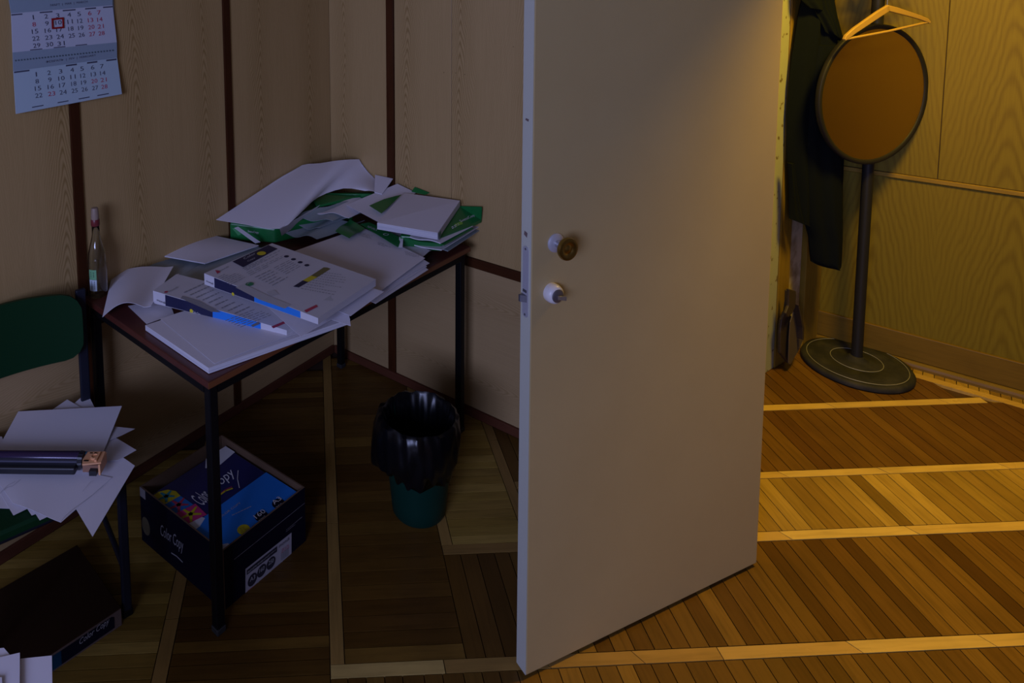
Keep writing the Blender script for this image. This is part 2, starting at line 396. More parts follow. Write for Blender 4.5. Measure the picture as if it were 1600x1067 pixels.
def hstrip(x0, x1, ya, yb, clips, ln=.42, m_=None):
    x = x0
    while x < x1-.01:
        xe = min(x+ln*random.uniform(.75, 1.2), x1); sk = -.022
        poly = [Vector((x+G, ya+G, 0)), Vector((xe-G, ya+G, 0)), Vector((xe-G+(sk if xe < x1 else 0), yb-G, 0)), Vector((x+G+(sk if x > x0 else 0), yb-G, 0))]
        piece('strip', poly, m_ or m_strip, False, clips, .0003); x = xe
def vstrip(xa, xb, y0, y1, clips, ln=.40, m_=None):
    y = y0
    while y < y1-.01:
        ye = min(y+ln*random.uniform(.75, 1.25), y1)
        piece('strip', rect(xa+G, xb-G, y+G, ye-G), m_ or m_stripd, True, clips, .0003); y = ye
allow = [cA, cBo]
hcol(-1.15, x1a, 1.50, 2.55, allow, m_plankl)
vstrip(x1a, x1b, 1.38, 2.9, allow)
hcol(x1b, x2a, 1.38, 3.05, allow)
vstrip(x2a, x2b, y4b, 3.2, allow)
hcol(x2b, x3a, y4b, 3.15, allow)
vrow(x2a, 1.95, 1.36, y4a, [])
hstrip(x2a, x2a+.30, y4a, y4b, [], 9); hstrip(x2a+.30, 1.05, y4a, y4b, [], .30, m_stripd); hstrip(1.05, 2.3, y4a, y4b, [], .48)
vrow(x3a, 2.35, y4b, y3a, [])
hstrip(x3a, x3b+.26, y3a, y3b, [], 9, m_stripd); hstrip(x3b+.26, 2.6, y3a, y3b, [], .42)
vstrip(x3a, x3b, y3b, 3.0, allow)
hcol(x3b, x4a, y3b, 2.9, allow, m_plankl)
vstrip(x4a, x4b, y3b, 2.75, allow)
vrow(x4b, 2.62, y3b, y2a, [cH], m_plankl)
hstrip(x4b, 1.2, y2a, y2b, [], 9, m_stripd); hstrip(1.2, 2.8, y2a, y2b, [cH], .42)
vrow(x4b, 1.0, y2b, y1a, allow)
vrow(1.25, 2.95, y2b, y1a, [cH, cE])
hstrip(1.35, 2.75, y1a, y1b, [cH, cE], .46)
vrow(1.45, 2.65, y1b, 3.25, [cH, cE])
# border along the hall wall: strip then short tiles
for k in range(7):
    a = k*.42-.10; b = a+.42
    poly = [HC-dA*BW+eB*(a+G), HC-dA*BW+eB*(b-G), HC-dA*(BW-.042)+eB*(b-G), HC-dA*(BW-.042)+eB*(a+G)]
    piece('strip', [Vector((p.x, p.y, 0)) for p in poly], m_strip, False, [cE], .0003)
t = -.05
while t < 2.4:
    wd = .036*random.uniform(.9, 1.1)
    poly = [HC-dA*(BW-.042)+eB*(t+G), HC-dA*(BW-.042)+eB*(t+wd-G), HC-dA*.005+eB*(t+wd-G), HC-dA*.005+eB*(t+G)]
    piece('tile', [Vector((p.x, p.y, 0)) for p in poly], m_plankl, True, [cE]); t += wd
# floor outside the laid area in view: one wooden layer just lower
far = MB()
far.box(Vector((-5, -4, -.012)), (10, 0, 0), (0, 5.36, 0), Z*.011)
far.box(Vector((2.36, 1.36, -.012)), (2.6, 0, 0), (0, .3, 0), Z*.0105)
o = far.build('planks_out_of_view', m_plank, floor, uv=True); tag(o, kind='stuff')

# ------------------------------------------------------------------ DOOR
E0 = P(822, 1062); D0 = P(1182, 885); E0.z = D0.z = 0
dd = (D0-E0).normalized(); nd = Vector((dd.y, -dd.x, 0))          # visible face normal
if nd.dot(EYE-E0) < 0: nd = -nd
DW = (D0-E0).length; PD = Plane(E0, nd); PE = Plane(E0, -dd)
m_door = mat('door_paint', (.44,.345,.21), .42); gg = N(m_door); tc = gg.n('ShaderNodeTexCoord')
nz = gg.n('ShaderNodeTexNoise', i_Scale=2.2, i_Detail=5., i_Roughness=.65); gg.l(tc.outputs['Object'], nz.inputs[0])
n3 = gg.n('ShaderNodeTexNoise', i_Scale=45., i_Detail=2.); gg.l(tc.outputs['Object'], n3.inputs[0])
gg.l(gg.mix(gg.ramp(nz.outputs[0], [(.35,(0,0,0)), (.75,(.5,.5,.5))]), (.41,.315,.15), (.35,.26,.115)), gg.b.inputs['Base Color']); gg.bump(n3.outputs[0], .12, .001)
mb = MB(); DB = .012
mb.box(E0+Z*DB, dd*DW, -nd*.04, Z*2.02)
door = mb.build('door_1', m_door, base=E0); bevel(door, .0025, 2); tag(door, kind='structure')
m_chrome = mat('chrome', (.62,.62,.65), .22, 1); m_brass = mat('aged_brass', (.36,.25,.07), .3, 1); m_steel = mat('dull_steel', (.20,.20,.23), .4, .8)
m_zinc = mat('painted_lock_plate', (.42,.42,.47), .4, .3)
edge = mat('door_edge_paint', (.46,.47,.40), .5)
mb = MB(); mb.box(E0+Z*DB+dd*-.0012-nd*.0015, dd*.0012, -nd*.037, Z*2.02); mb.build('edge_band', edge, door)
# round knob
kc = PD.hit(868, 379)
mb = MB(); mb.lathe(kc, [(.024, 0), (.024, .003), (.020, .006), (.011, .008)], 28, nd); mb.build('rose', m_zinc, door, smooth=True)
mb = MB(); mb.lathe(kc, [(.010, .006), (.008, .018), (.011, .028), (.0145, .034)], 24, nd); mb.build('knob_neck', m_chrome, door, smooth=True)
mb = MB(); mb.lathe(kc, [(.0145, .030), (.026, .036), (.0285, .042), (.027, .048), (.018, .050), (.011, .046), (.006, .048), (0, .049)], 36, nd); mb.build('knob', m_brass, door, smooth=True)
# lock cylinder with key turn
lc = PD.hit(861, 456)
m_ring = mat('white_plastic_ring', (.60,.58,.58), .35)
mb = MB(); mb.lathe(lc, [(.024, 0), (.0245, .010), (.022, .020), (.0165, .024)], 32, nd); cyl = mb.build('lock_ring', m_ring, door, smooth=True)
mb = MB(); mb.lathe(lc, [(.0165, .020), (.0165, .026), (.014, .0275), (0, .0275)], 28, nd); mb.build('lock_cylinder', m_steel, cyl, smooth=True)
mb = MB(); mb.cbox(lc+nd*.036+dd*.003-Z*.001, .020, .0022, .010, dd*.8+nd*.6, nd, Z); mb.build('thumb_turn', m_chrome, cyl)
# lock plate in the edge with latch and bolt
ze0, ze1 = PE.hit(826, 498).z, PE.hit(826, 386).z
pc = E0 - nd*.019
mb = MB()
n_ = 10; poly = []
for k in range(n_+1):
    a = math.pi*k/n_; poly.append(pc+Z*(ze1-.010)+(-nd*math.cos(a)*-.0105)+Z*math.sin(a)*.010)
for k in range(n_+1):
    a = math.pi*k/n_; poly.append(pc+Z*(ze0+.010)+(-nd*math.cos(a)*.0105)-Z*math.sin(a)*.010)
mb.prism([p-dd*.0012 for p in poly], -dd*.0022); lp = mb.build('lock_plate', m_zinc, door)
zb = PE.hit(823, 466).z
mb = MB(); mb.prism([pc+nd*.008-dd*.003+Z*(zb-.008), pc-nd*.008-dd*.003+Z*(zb-.008), pc-nd*.009-dd*.016+Z*(zb-.008), pc-nd*.003-dd*.016+Z*(zb-.008)], Z*.017); mb.build('latch', m_steel, lp)
mb = MB(); mb.cbox(pc-dd*.0038+Z*(zb+.019), .004, .013, .006, dd, nd, Z); mb.build('bolt', m_steel, lp)
for zz in (ze0+.007, ze1-.007):
    mb = MB(); mb.lathe(pc-dd*.0034+Z*zz, [(.003, 0), (.0025, .001), (0, .0012)], 12, -dd); mb.build('screw', m_steel, lp)
mb = MB()
for zz, w_ in ((ze1+.022, .012), (PE.hit(826, 190).z, .006)):
    mb.prism([pc-dd*.0014+nd*.002+Z*zz, pc-dd*.0014-nd*.009+Z*(zz+w_*.4), pc-dd*.0014-nd*.007+Z*(zz+w_*1.2), pc-dd*.0014+nd*.004+Z*(zz+w_)], -dd*.0006)
o = mb.build('chipped_paint', mat('bare_wood_chip', (.14,.09,.09), .8), door)
# hinges on the far edge
for zz in (.25, 1.05, 1.8):
    mb = MB(); mb.lathe(D0-nd*.045+dd*.004+Z*zz, [(.008, 0), (.008, .09)], 14); mb.build('hinge', m_steel, door, smooth=True)

# ------------------------------------------------------------------ flat print helpers
_tc = {}
def text_mesh(s, shear=0.0):
    if (s, shear) in _tc: return _tc[(s, shear)]
    cu = bpy.data.curves.new('t', 'FONT'); cu.body = s; cu.size = 1; cu.resolution_u = 2; cu.shear = shear
    ob = bpy.data.objects.new('t', cu); COL.objects.link(ob)
    dg = bpy.context.evaluated_depsgraph_get(); me = ob.evaluated_get(dg).to_mesh()
    vs = [v.co.copy() for v in me.vertices]; fs = [tuple(p.vertices) for p in me.polygons]
    ob.evaluated_get(dg).to_mesh_clear(); bpy.data.objects.remove(ob); bpy.data.curves.remove(cu)
    x0 = min(v.x for v in vs); x1 = max(v.x for v in vs); y0 = min(v.y for v in vs); y1 = max(v.y for v in vs)
    vs = [Vector(((v.x-x0)/(x1-x0), (v.y-y0)/max(y1-y0, 1e-6), 0)) for v in vs]
    _tc[(s, shear)] = (vs, fs, (x1-x0)/max(y1-y0, 1e-6)); return _tc[(s, shear)]
class Decal:
    """ink on a real plane; pixel positions only locate it on that plane"""
    def __init__(s, pl, off=.0006): s.pl = pl; s.off = off; s.mb = MB()
    def h(s, u, v): return s.pl.hit(u, v, s.off)
    def poly(s, px): s.mb.add([s.h(*q) for q in px], [tuple(range(len(px)))])
    def disc(s, u, v, r, n=20):
        c = s.h(u, v); nn = s.pl.n; t = nn.cross(Z); t = t.normalized() if t.length > .1 else Vector((1,0,0)); b = nn.cross(t)
        s.mb.add([c+(t*math.cos(2*math.pi*k/n)+b*math.sin(2*math.pi*k/n))*r for k in range(n)], [tuple(range(n))])
    def line(s, px, w_):
        ps = [s.h(*q) for q in px]
        for a, b in zip(ps, ps[1:]):
            d = (b-a).normalized(); q = s.pl.n.cross(d)*w_/2; s.mb.add([a-q-d*w_*.3, b-q+d*w_*.3, b+q+d*w_*.3, a+q-d*w_*.3], [(0,1,2,3)])
    def text(s, st, a, b, hgt=None, shear=0.0, up=None):
        """baseline from pixel a to pixel b; hgt metres"""
        vs, fs, asp = text_mesh(st, shear); A = s.h(*a); B = s.h(*b); L = B-A
        U = s.pl.n.cross(L).normalized()
        if up is not None and U.dot(up) < 0: U = -U
        hh = hgt or L.length/asp
        s.mb.add([A+L*v.x+U*hh*v.y for v in vs], fs)
    def rows(s, quad, n, words=6, th=.35, seed=0, fill=.8):
        """unreadably small lines of print in a quad TL TR BR BL"""
        rnd = random.Random(seed); q = [s.h(*p) for p in quad]
        for i in range(n):
            f0 = (i+.5-th/2)/n; f1 = (i+.5+th/2)/n; x = 0.0
            end = 1.0 if rnd.random() < .75 else rnd.uniform(.5, .9)
            while x < end-.02:
                xe = min(x+rnd.uniform(.5, 1.5)/words*fill, end)
                def pt(a, b): return (q[0]*(1-a)+q[1]*a)*(1-b)+(q[3]*(1-a)+q[2]*a)*b
                s.mb.add([pt(x, f0), pt(xe, f0), pt(xe, f1), pt(x, f1)], [(0,1,2,3)]); x = xe+.25/words
    def build(s, name, m_, parent): 
        o = s.mb.build(name, m_, parent)
        if len(s.mb.f) > 1 and name not in ('print_panel',): o['kind'] = 'stuff'
        return o
def ink(name, c, rough=.5): return mat(name, c, rough)
k_black = ink('black_ink', (.03,.03,.045)); k_grey = ink('grey_ink', (.30,.30,.33)); k_lgrey = ink('light_grey_ink', (.50,.50,.53)); k_red = ink('red_ink', (.50,.04,.03)); k_white = ink('white_ink', (.75,.75,.78))
k_navy = ink('navy_ink', (.010,.012,.055)); k_blue = ink('bright_blue_ink', (.015,.20,.70)); k_yellow = ink('yellow_ink', (.62,.52,.02)); k_olive = ink('olive_ink', (.16,.14,.05)); k_green = ink('green_ink', (.02,.22,.10)); k_pink = ink('pink_ink', (.62,.04,.20))
m_paper = mat('white_paper', (.72,.69,.74), .65)
m_paper2 = mat('paper_edges', (.62,.61,.66), .8); gg = N(m_paper2); tc = gg.n('ShaderNodeTexCoord'); mp = gg.n('ShaderNodeMapping'); mp.inputs['Scale'].default_value = (3, 3, 900)
gg.l(tc.outputs['Object'], mp.inputs[0]); nz = gg.n('ShaderNodeTexNoise', i_Scale=1., i_Detail=2.); gg.l(mp.outputs[0], nz.inputs[0])
gg.l(gg.mix(gg.ramp(nz.outputs[0], [(.4,(0,0,0)), (.65,(1,1,1))]), (.66,.65,.70), (.45,.45,.52)), gg.b.inputs['Base Color'])
m_wrap = mat('printed_wrapper', (.60,.59,.64), .32)
m_green = mat('green_wrapper', (.010,.15,.035), .3)
m_clear = mat('crumpled_grey_wrapper', (.26,.31,.33), .3)

def sheet(name, c4, th=.0006, parent=None, m_=None, n=9, f=None, edge=None):
    """sheet or stack of paper: 4 corners (u, v, z) in order round; f(s,t)->dz"""
    c = [P(*q) if not isinstance(q, Vector) else q for q in c4]; vs = []; fs = []; fm = []
    for layer in (0, 1):
        for i in range(n+1):
            for j in range(n+1):
                s_, t_ = i/n, j/n
                p = (c[0]*(1-s_)+c[1]*s_)*(1-t_)+(c[3]*(1-s_)+c[2]*s_)*t_
                z = f(s_, t_) if f else 0
                vs.append(p+Z*(z - (th if layer else 0)))
    m = (n+1)*(n+1); I = lambda i, j, k=0: i*(n+1)+j+k*m
    for i in range(n):
        for j in range(n):
            fs.append((I(i,j), I(i+1,j), I(i+1,j+1), I(i,j+1))); fm.append(0)
            fs.append((I(i,j,1), I(i,j+1,1), I(i+1,j+1,1), I(i+1,j,1))); fm.append(0)
    for i in range(n):
        for a in ((I(i,0), I(i,0,1), I(i+1,0,1), I(i+1,0)), (I(i,n), I(i+1,n), I(i+1,n,1), I(i,n,1)), (I(0,i), I(0,i+1), I(0,i+1,1), I(0,i,1)), (I(n,i), I(n,i,1), I(n,i+1,1), I(n,i+1))):
            fs.append(a); fm.append(1)
    o = mk(name, vs, fs, m_ or m_paper, parent, False, mats=[edge or m_paper2], fmi=fm)
    for p_ in o.data.polygons: p_.use_smooth = bool(f)
    o.data.set_sharp_from_angle(angle=math.radians(50))
    return o
def slab(name, top, z0, m_, parent=None, bev=0, base=None):
    """solid whose top is a polygon of points and whose bottom lies at height z0 (straight down)"""
    top = [P(*q) if not isinstance(q, Vector) else q for q in top]
    n = len(top); vs = top+[Vector((p.x, p.y, z0)) for p in top]
    o = mk(name, vs, [tuple(range(n)), tuple(range(n, 2*n))[::-1]]+[(i, i+n, (i+1) % n+n, (i+1) % n) for i in range(n)], m_, parent, base=base)
    if bev: bevel(o, bev, 3)
    return o

# ------------------------------------------------------------------ WALL CALENDAR
c0 = PA.hit(20, 82); CT = (c0-C0).dot(tA); 
cal = thing('wall_calendar', C0+tA*(CT)+Z*1.40, 'paper wall calendar with two month sheets and a small red frame round the 10', 'calendar')
m_calw = mat('calendar_paper', (.52,.56,.66), .5); m_calb = mat('calendar_blue_grey_band', (.27,.35,.43), .5); m_calf = mat('calendar_lower_paper', (.43,.55,.63), .5)
def calsheet(name, px, z_in, z_out, m_, th=.002):
    a, b, c, d = [PA.hit(u, v, o_) for (u, v), o_ in zip(px, (z_in, z_in, z_out, z_out))]
    n = 8; vs = []; fs = []
    for lay in (0, 1):
        for j in range(n+1):
            t_ = j/n
            for i in range(n+1):
                s_ = i/n; p = (a*(1-s_)+b*s_)*(1-t_)+(d*(1-s_)+c*s_)*t_
                vs.append(p - eB*(th*lay))
    m = (n+1)**2; I = lambda j, i, k=0: j*(n+1)+i+k*m
    for j in range(n):
        for i in range(n): fs += [(I(j,i), I(j,i+1), I(j+1,i+1), I(j+1,i)), (I(j,i,1), I(j+1,i,1), I(j+1,i+1,1), I(j,i+1,1))]
    for i in range(n): fs += [(I(0,i), I(0,i,1), I(0,i+1,1), I(0,i+1)), (I(n,i), I(n,i+1), I(n,i+1,1), I(n,i,1)), (I(i,0), I(i+1,0), I(i+1,0,1), I(i,0,1)), (I(i,n), I(i,n,1), I(i+1,n,1), I(i+1,n))]
    return mk(name, vs, fs, m_, cal)
calsheet('backing', [(13,-150), (172,-150), (181,88), (21,110)], .004, .004, m_calb, .003)
pg1 = calsheet('month_sheet', [(17.5,21), (176,8), (182.5,66), (20,82)], .008, .012, m_calw)
pg2 = calsheet('month_sheet', [(21,111), (183,90), (190.5,147), (25,178)], .010, .020, m_calf); pg2['label'] = 'lower month sheet, bluer, its foot curling off the wall'
bd = calsheet('title_band', [(20,82), (182.5,66), (183,90), (21,111)], .0125, .0125, m_calb); bd['label'] = 'title band with binding holes'
calsheet('title_band', [(14,0), (176,-12), (176,8), (17.5,21)], .0085, .0085, m_calb)
pl1 = plane3(PA.hit(17.5, 21, .008), PA.hit(176, 8, .008), PA.hit(20, 82, .012))
pl2 = plane3(PA.hit(21, 111, .010), PA.hit(183, 90, .010), PA.hit(25, 178, .020))
plb = Plane(C0+eB*.0125, eB); plb0 = Plane(C0+eB*.0085, eB)
cols = [0, 20, 38, 56, 71.5, 88, 102.5]
def digits(pl, x0, y0, dx, rowdy, reds, ndays, colslope, par, blk):
    A = Decal(pl); B = Decal(pl)
    for d_ in range(1, ndays+1):
        r_, c_i = divmod(d_-1, 7); x = x0 + cols[c_i]*dx + r_*1.3; y = y0 + r_*rowdy - cols[c_i]*colslope*(1+.03*r_)
        s_ = str(d_); wpx = 2.6 if len(s_) == 1 else (10 if c_i < 3 else 8.5)
        if s_ == '1': wpx = 1.6
        if len(s_) == 2 and s_[0] == '1': wpx -= 1.2
        if len(s_) == 1: wpx = wpx*1.9 if s_ != '1' else wpx
        q = B if d_ in reds else A
        wpx *= 1.12; q.text(s_, (x-wpx/2, y+wpx*.07), (x+wpx/2, y-wpx*.07), .0138, up=Z)
    A.build('digits', blk, par); o_ = B.build('digits', k_red, par); o_['label'] = 'red weekend and holiday digits'
k_dig = ink('digit_ink', (.07,.075,.12)); k_dig2 = ink('digit_red', (.45,.04,.09)); k_red = k_dig2
digits(pl1, 52.5, 30.5, 1.0, 11.0, {6,7,8,13,14,20,21,27,28}, 31, .075, pg1, k_dig)
digits(pl2, 57, 119.5, 1.0, 11.0, {20,21,23,28}, 28, .125, pg2, k_dig)
dc = Decal(plb); dc.text('ФЕВРАЛЬ  |  FEV  |  FEBRUARY', (72,99.5), (150,88.5), .009, up=Z); dc.build('lettering', k_dig, bd)
dc = Decal(plb0); dc.text('МАРТ  |  MAR  |  MARCH', (79,11), (137,5), .009, up=Z); dc.build('lettering', k_dig, cal)
dc = Decal(plb, .0004)
for k in range(34):
    x = 24+k*4.6; dc.poly([(x, 96-(x-24)*.105), (x+2.6, 95.4-(x-24)*.105), (x+1.6, 93.2-(x-24)*.105), (x-1, 93.8-(x-24)*.105)])
dc.build('binding_holes', mat('binding_hole', (.08,.12,.15), .6), bd)
dc = Decal(pl1, .0006)
for a in ((17.5,35), (62,82), (98,118), (133,150), (161,176)): dc.poly([(a[0],22.4-(a[0]-17)*.082), (a[1],22.4-(a[1]-17)*.082), (a[1],24.4-(a[1]-17)*.082), (a[0],24.4-(a[0]-17)*.082)])
for a in ((47,66), (84,102), (118,136)): dc.poly([(a[0],80.6-(a[0]-17)*.1), (a[1],80.6-(a[1]-17)*.1), (a[1],82-(a[1]-17)*.1), (a[0],82-(a[0]-17)*.1)])
dc.build('divider_marks', k_dig, pg1)
dc = Decal(pl2, .0006)
for a in ((22,46), (103,120), (136,152), (166,182)): dc.poly([(a[0],112-(a[0]-21)*.128), (a[1],112-(a[1]-21)*.128), (a[1],114.4-(a[1]-21)*.128), (a[0],114.4-(a[0]-21)*.128)])
for a in ((50,68), (90,107), (123,140), (152,170)): dc.poly([(a[0],171.5-(a[0]-25)*.18), (a[1],171.5-(a[1]-25)*.18), (a[1],173-(a[1]-25)*.18), (a[0],173-(a[0]-25)*.18)])
dc.build('divider_marks', k_dig, pg2)
mb = MB(); rp = Plane(pl1.p+pl1.n*.0015, pl1.n)
o4 = [rp.hit(*q) for q in ((80.3,28.6), (99.3,27), (100,44), (81,45.6))]; i4 = [rp.hit(*q) for q in ((82.8,31.4), (97,30), (97.6,41.5), (83.3,42.8))]
vs = o4+i4+[p+pl1.n*.0015 for p in o4+i4]
mb.add(vs, [(0,1,5,4), (1,2,6,5), (2,3,7,6), (3,0,4,7), (8,12,13,9), (9,13,14,10), (10,14,15,11), (11,15,12,8)]+[(i, (i+1) % 4, (i+1) % 4+8, i+8) for i in range(4)]+[(i+4, (i+1) % 4+4, (i+1) % 4+12, i+12) for i in range(4)])
mb.build('date_marker', mat('red_plastic', (.30,.008,.012), .35), cal)

# ------------------------------------------------------------------ TABLE
TZ = .75
tn, tl, tr = P(325, 598, TZ), P(112, 455, TZ), P(735, 385, TZ)
ta = (tl-tn).normalized(); tb = (tr-tn).normalized(); ta = (ta-tb*ta.dot(tb)).normalized()
LA = min((tl-tn).dot(ta), 10); LB = (tr-tn).length
for _ in range(80):                                                # keep the far side clear of both walls
    far_ = tn+ta*LA+tb*LB
    if (far_-C0).dot(eB) < .016 or (tn+ta*LA-C0).dot(eB) < .016: LA -= .004
    elif (far_-C0).dot(-dA) < .016: LB -= .004
    else: break
m_ttop = mat('dark_red_table_top', (.085,.020,.014), .38); gg = N(m_ttop); tc = gg.n('ShaderNodeTexCoord'); nz = gg.n('ShaderNodeTexNoise', i_Scale=14., i_Detail=5.); gg.l(tc.outputs['Object'], nz.inputs[0])
gg.l(gg.mix(nz.outputs[0], (.11,.024,.016), (.05,.014,.010)), gg.b.inputs['Base Color'])
table = thing('table', (tn.x, tn.y, 0), 'dark red-topped table on black steel legs heaped with paper in the corner', 'table')
mb = MB(); mb.box(Vector((tn.x, tn.y, TZ-.020)), ta*LA, tb*LB, Z*.020); bevel(mb.build('table_top', m_ttop, table), .003)
m_tedge = mat('table_edge_band', (.16,.055,.02), .4)
mb = MB(); mb.box(Vector((tn.x, tn.y, TZ-.0185))-tb*.0+(-ta)*.0012, ta*.0012, tb*LB, Z*.017); mb.build('edge_band', m_tedge, table)
lw = .027
lc_ = [(0.012, 0.012), (0.012, LB-.045), (LA-.045, .012), (LA-.045, LB-.045)]
for a, b in lc_:
    mb = MB(); mb.box(Vector((tn.x, tn.y, .012))+ta*a+tb*b, ta*lw, tb*lw, Z*(TZ-.034)); lg = mb.build('leg', m_black, table); bevel(lg, .003)
    mb = MB(); mb.box(Vector((tn.x, tn.y, 0))+ta*(a-.002)+tb*(b-.002), ta*(lw+.004), tb*(lw+.004), Z*.02); bevel(mb.build('foot', mat('black_rubber', (.02,.02,.02), .7), lg), .004)
for a0, b0, va, vb in ((.012, .04, 0, LB-.08), (LA-.040, .04, 0, LB-.08)):
    mb = MB(); mb.box(Vector((tn.x, tn.y, TZ-.050))+ta*a0+tb*b0, ta*.022, tb*vb, Z*.028); mb.build('apron', m_black, table)
for b0 in (.012, LB-.04):
    mb = MB(); mb.box(Vector((tn.x, tn.y, TZ-.050))+ta*.04+tb*b0, ta*(LA-.08), tb*.022, Z*.028); mb.build('apron', m_black, table)

# ------------------------------------------------------------------ PAPERS ON THE TABLE
GP = 'loose papers and reams heaped on the table'
def T(o, label, cat='paper', group=GP): return tag(o, label, cat, group)
# white stack at the near corner
o = sheet('paper_stack', [(227,508,.768), (326,575,.768), (547,498,.768), (432,442,.768)], .016); T(o, 'thick square stack of blank white paper at the near table corner', 'paper stack')
o = sheet('paper_sheet', [(250,498,.7695), (335,568,.770), (548,490,.772), (440,440,.7695)], .0006, f=lambda s, t: .002*math.sin(5*t)); T(o, 'single blank sheet lying askew on top of the near corner stack')
o = sheet('paper_sheet', [(200,478,.753), (229,506,.753), (272,491,.753), (262,466,.753)]); T(o, 'small corner of white sheet on the bare table between curled sheet and stack')
# crumpled grey wrapper and white sheet behind
o = sheet('plastic_wrapper', [(187,421,.753), (262,447,.754), (330,405,.756), (248,396,.755)], .001, f=lambda s, t: .008*abs(math.sin(9*s+4*t)), m_=m_clear, edge=m_clear); T(o, 'crumpled grey wrapper lying flat beside the bottle', 'wrapper')
d_ = Decal(plane3(P(187,421,.762), P(262,447,.762), P(248,396,.762))); 
o = sheet('paper_sheet', [(200,448,.756), (300,470,.757), (400,408,.758), (330,398,.756)]); T(o, 'white sheet mostly hidden under the two printed ream packets')
o = sheet('wrapper_sheet', [(262,440,.764), (300,452,.765), (412,388,.768), (378,380,.766)], .0012, m_=m_clear, edge=m_clear); T(o, 'grey-blue wrapper strip along the near edge of the rear white sheet', 'wrapper')
o = sheet('paper_sheet', [(247,398,.776), (320,411,.776), (404,383,.778), (318,364,.777)], .004, f=lambda s, t: .010*math.sin(math.pi*t)*(1-s)); T(o, 'blank white sheet lying flat against the left wall behind the packets')
# curled sheet at the left edge
o = sheet('paper_sheet', [(160,495,.762), (236,478,.775), (271,416,.788), (176,427,.764)], .0015, n=14, f=lambda s, t: .030*math.sin(math.pi*min(1, s*1.15))*(1-.6*t)); T(o, 'white sheet curling over the left table edge by the bottle')
# reams in printed wrappers
def packet(c4, zb, label, thick):
    pts = [P(*q) for q in c4]
    root = thing('paper_ream', Vector((sum(p.x for p in pts)/4, sum(p.y for p in pts)/4, zb)), label, 'paper ream', 'white printed ream packets')
    return root, pts
# packet 2 (lower left)
c4 = [(239,454,.812), (448,516,.787), (500,484,.790), (276,428,.812)]
rm2, q2 = packet(c4, .770, 'lower printed ream packet, nearest the left edge, blue and navy spine', .03)
def body(root, c4, zb, amp, seed, tail=True):
    """softly crumpled wrapped ream: top patch + vertical sides"""
    c = [P(*q) for q in c4]; n = 14; vs = []; fs = []; rnd = random.Random(seed); ph = [rnd.uniform(0, 6) for _ in range(4)]
    for i in range(n+1):
        for j in range(n+1):
            s_, t_ = i/n, j/n; p = (c[0]*(1-s_)+c[1]*s_)*(1-t_)+(c[3]*(1-s_)+c[2]*s_)*t_
            edge_ = min(s_, 1-s_, t_, 1-t_); k = min(1, edge_*6)
            dz = -amp*k*(.5+.5*math.sin(7*s_+ph[0])*math.cos(5*t_+ph[1])) 
            vs.append(p+Z*dz)
    m = len(vs)
    for i in range(n+1):
        for j in range(n+1):
            p = vs[i*(n+1)+j]; vs.append(Vector((p.x, p.y, zb)))
    I = lambda i, j, k=0: i*(n+1)+j+k*m
    for i in range(n):
        for j in range(n): fs += [(I(i,j), I(i+1,j), I(i+1,j+1), I(i,j+1)), (I(i,j,1), I(i,j+1,1), I(i+1,j+1,1), I(i+1,j,1))]
        for a in ((I(i,0), I(i,0,1), I(i+1,0,1), I(i+1,0)), (I(i,n), I(i+1,n), I(i+1,n,1), I(i,n,1)), (I(0,i), I(0,i+1), I(0,i+1,1), I(0,i,1)), (I(n,i), I(n,i,1), I(n,i+1,1), I(n,i+1))): fs.append(a)
    o = mk('wrapper', vs, fs, m_wrap, root)
    for p_ in o.data.polygons: p_.use_smooth = True
    o.data.set_sharp_from_angle(angle=math.radians(50))
    return o
body(rm2, c4, .770, .001, 3)
ptop2 = plane3(P(*c4[0]), P(*c4[1]), P(*c4[3]))
def spine(root, A, B, zb, frac, names=True):
    """ printed long side between corners A and B (tops) down to zb """
    d = (B-A); n_ = d.cross(Z).normalized()
    if n_.dot(EYE-A) < 0: n_ = -n_
    def quad(f0, f1, m_, nm, lo=.04, hi=.96):
        a, b = A+d*f0, A+d*f1; q = n_*.0008
        vs = [Vector((a.x, a.y, zb+(a.z-zb)*lo))+q, Vector((b.x, b.y, zb+(b.z-zb)*lo))+q, Vector((b.x, b.y, zb+(b.z-zb)*hi))+q, Vector((a.x, a.y, zb+(a.z-zb)*hi))+q]
        return mk(nm, vs+[v-q for v in vs], [(0,1,2,3), (7,6,5,4), (0,4,5,1), (1,5,6,2), (2,6,7,3), (3,7,4,0)], m_, root)
    s1 = quad(frac[0], frac[1], k_navy, 'spine_print'); s1['label'] = 'navy part of the spine print'
    s2 = quad(frac[1], frac[2], k_blue, 'spine_print'); s2['label'] = 'bright blue part of the spine print'
    return Plane(A+n_*.001, n_), s1, s2
pls, s1, s2 = spine(rm2, P(*c4[0]), P(*c4[1]), .770, (.10, .47, .82))
dc = Decal(pls); dc.text('mondi', (245,470), (258,475), .007, up=Z); dc.build('lettering', k_black, rm2)
dc = Decal(pls); dc.disc(299, 486, .0065); dc.build('spine_logo', k_yellow, s1)
dc = Decal(pls); dc.text('Color Copy', (301,490), (313,494), .010, .3, up=Z); dc.build('lettering', k_white, s1)
dc = Decal(ptop2, .0012); dc.text('mondi', (266,456), (279,449), .010, up=Vector((0,1,0))); dc.rows([(283,455), (330,434), (420,470), (372,492)], 9, 9, .22, 5)
dc.build('lettering', k_grey, rm2)
dc = Decal(ptop2, .0012); dc.disc(259.5, 456, .006); dc.poly([(424,510), (450,499), (453,502), (427,513)]); dc.build('red_print', k_red, rm2)
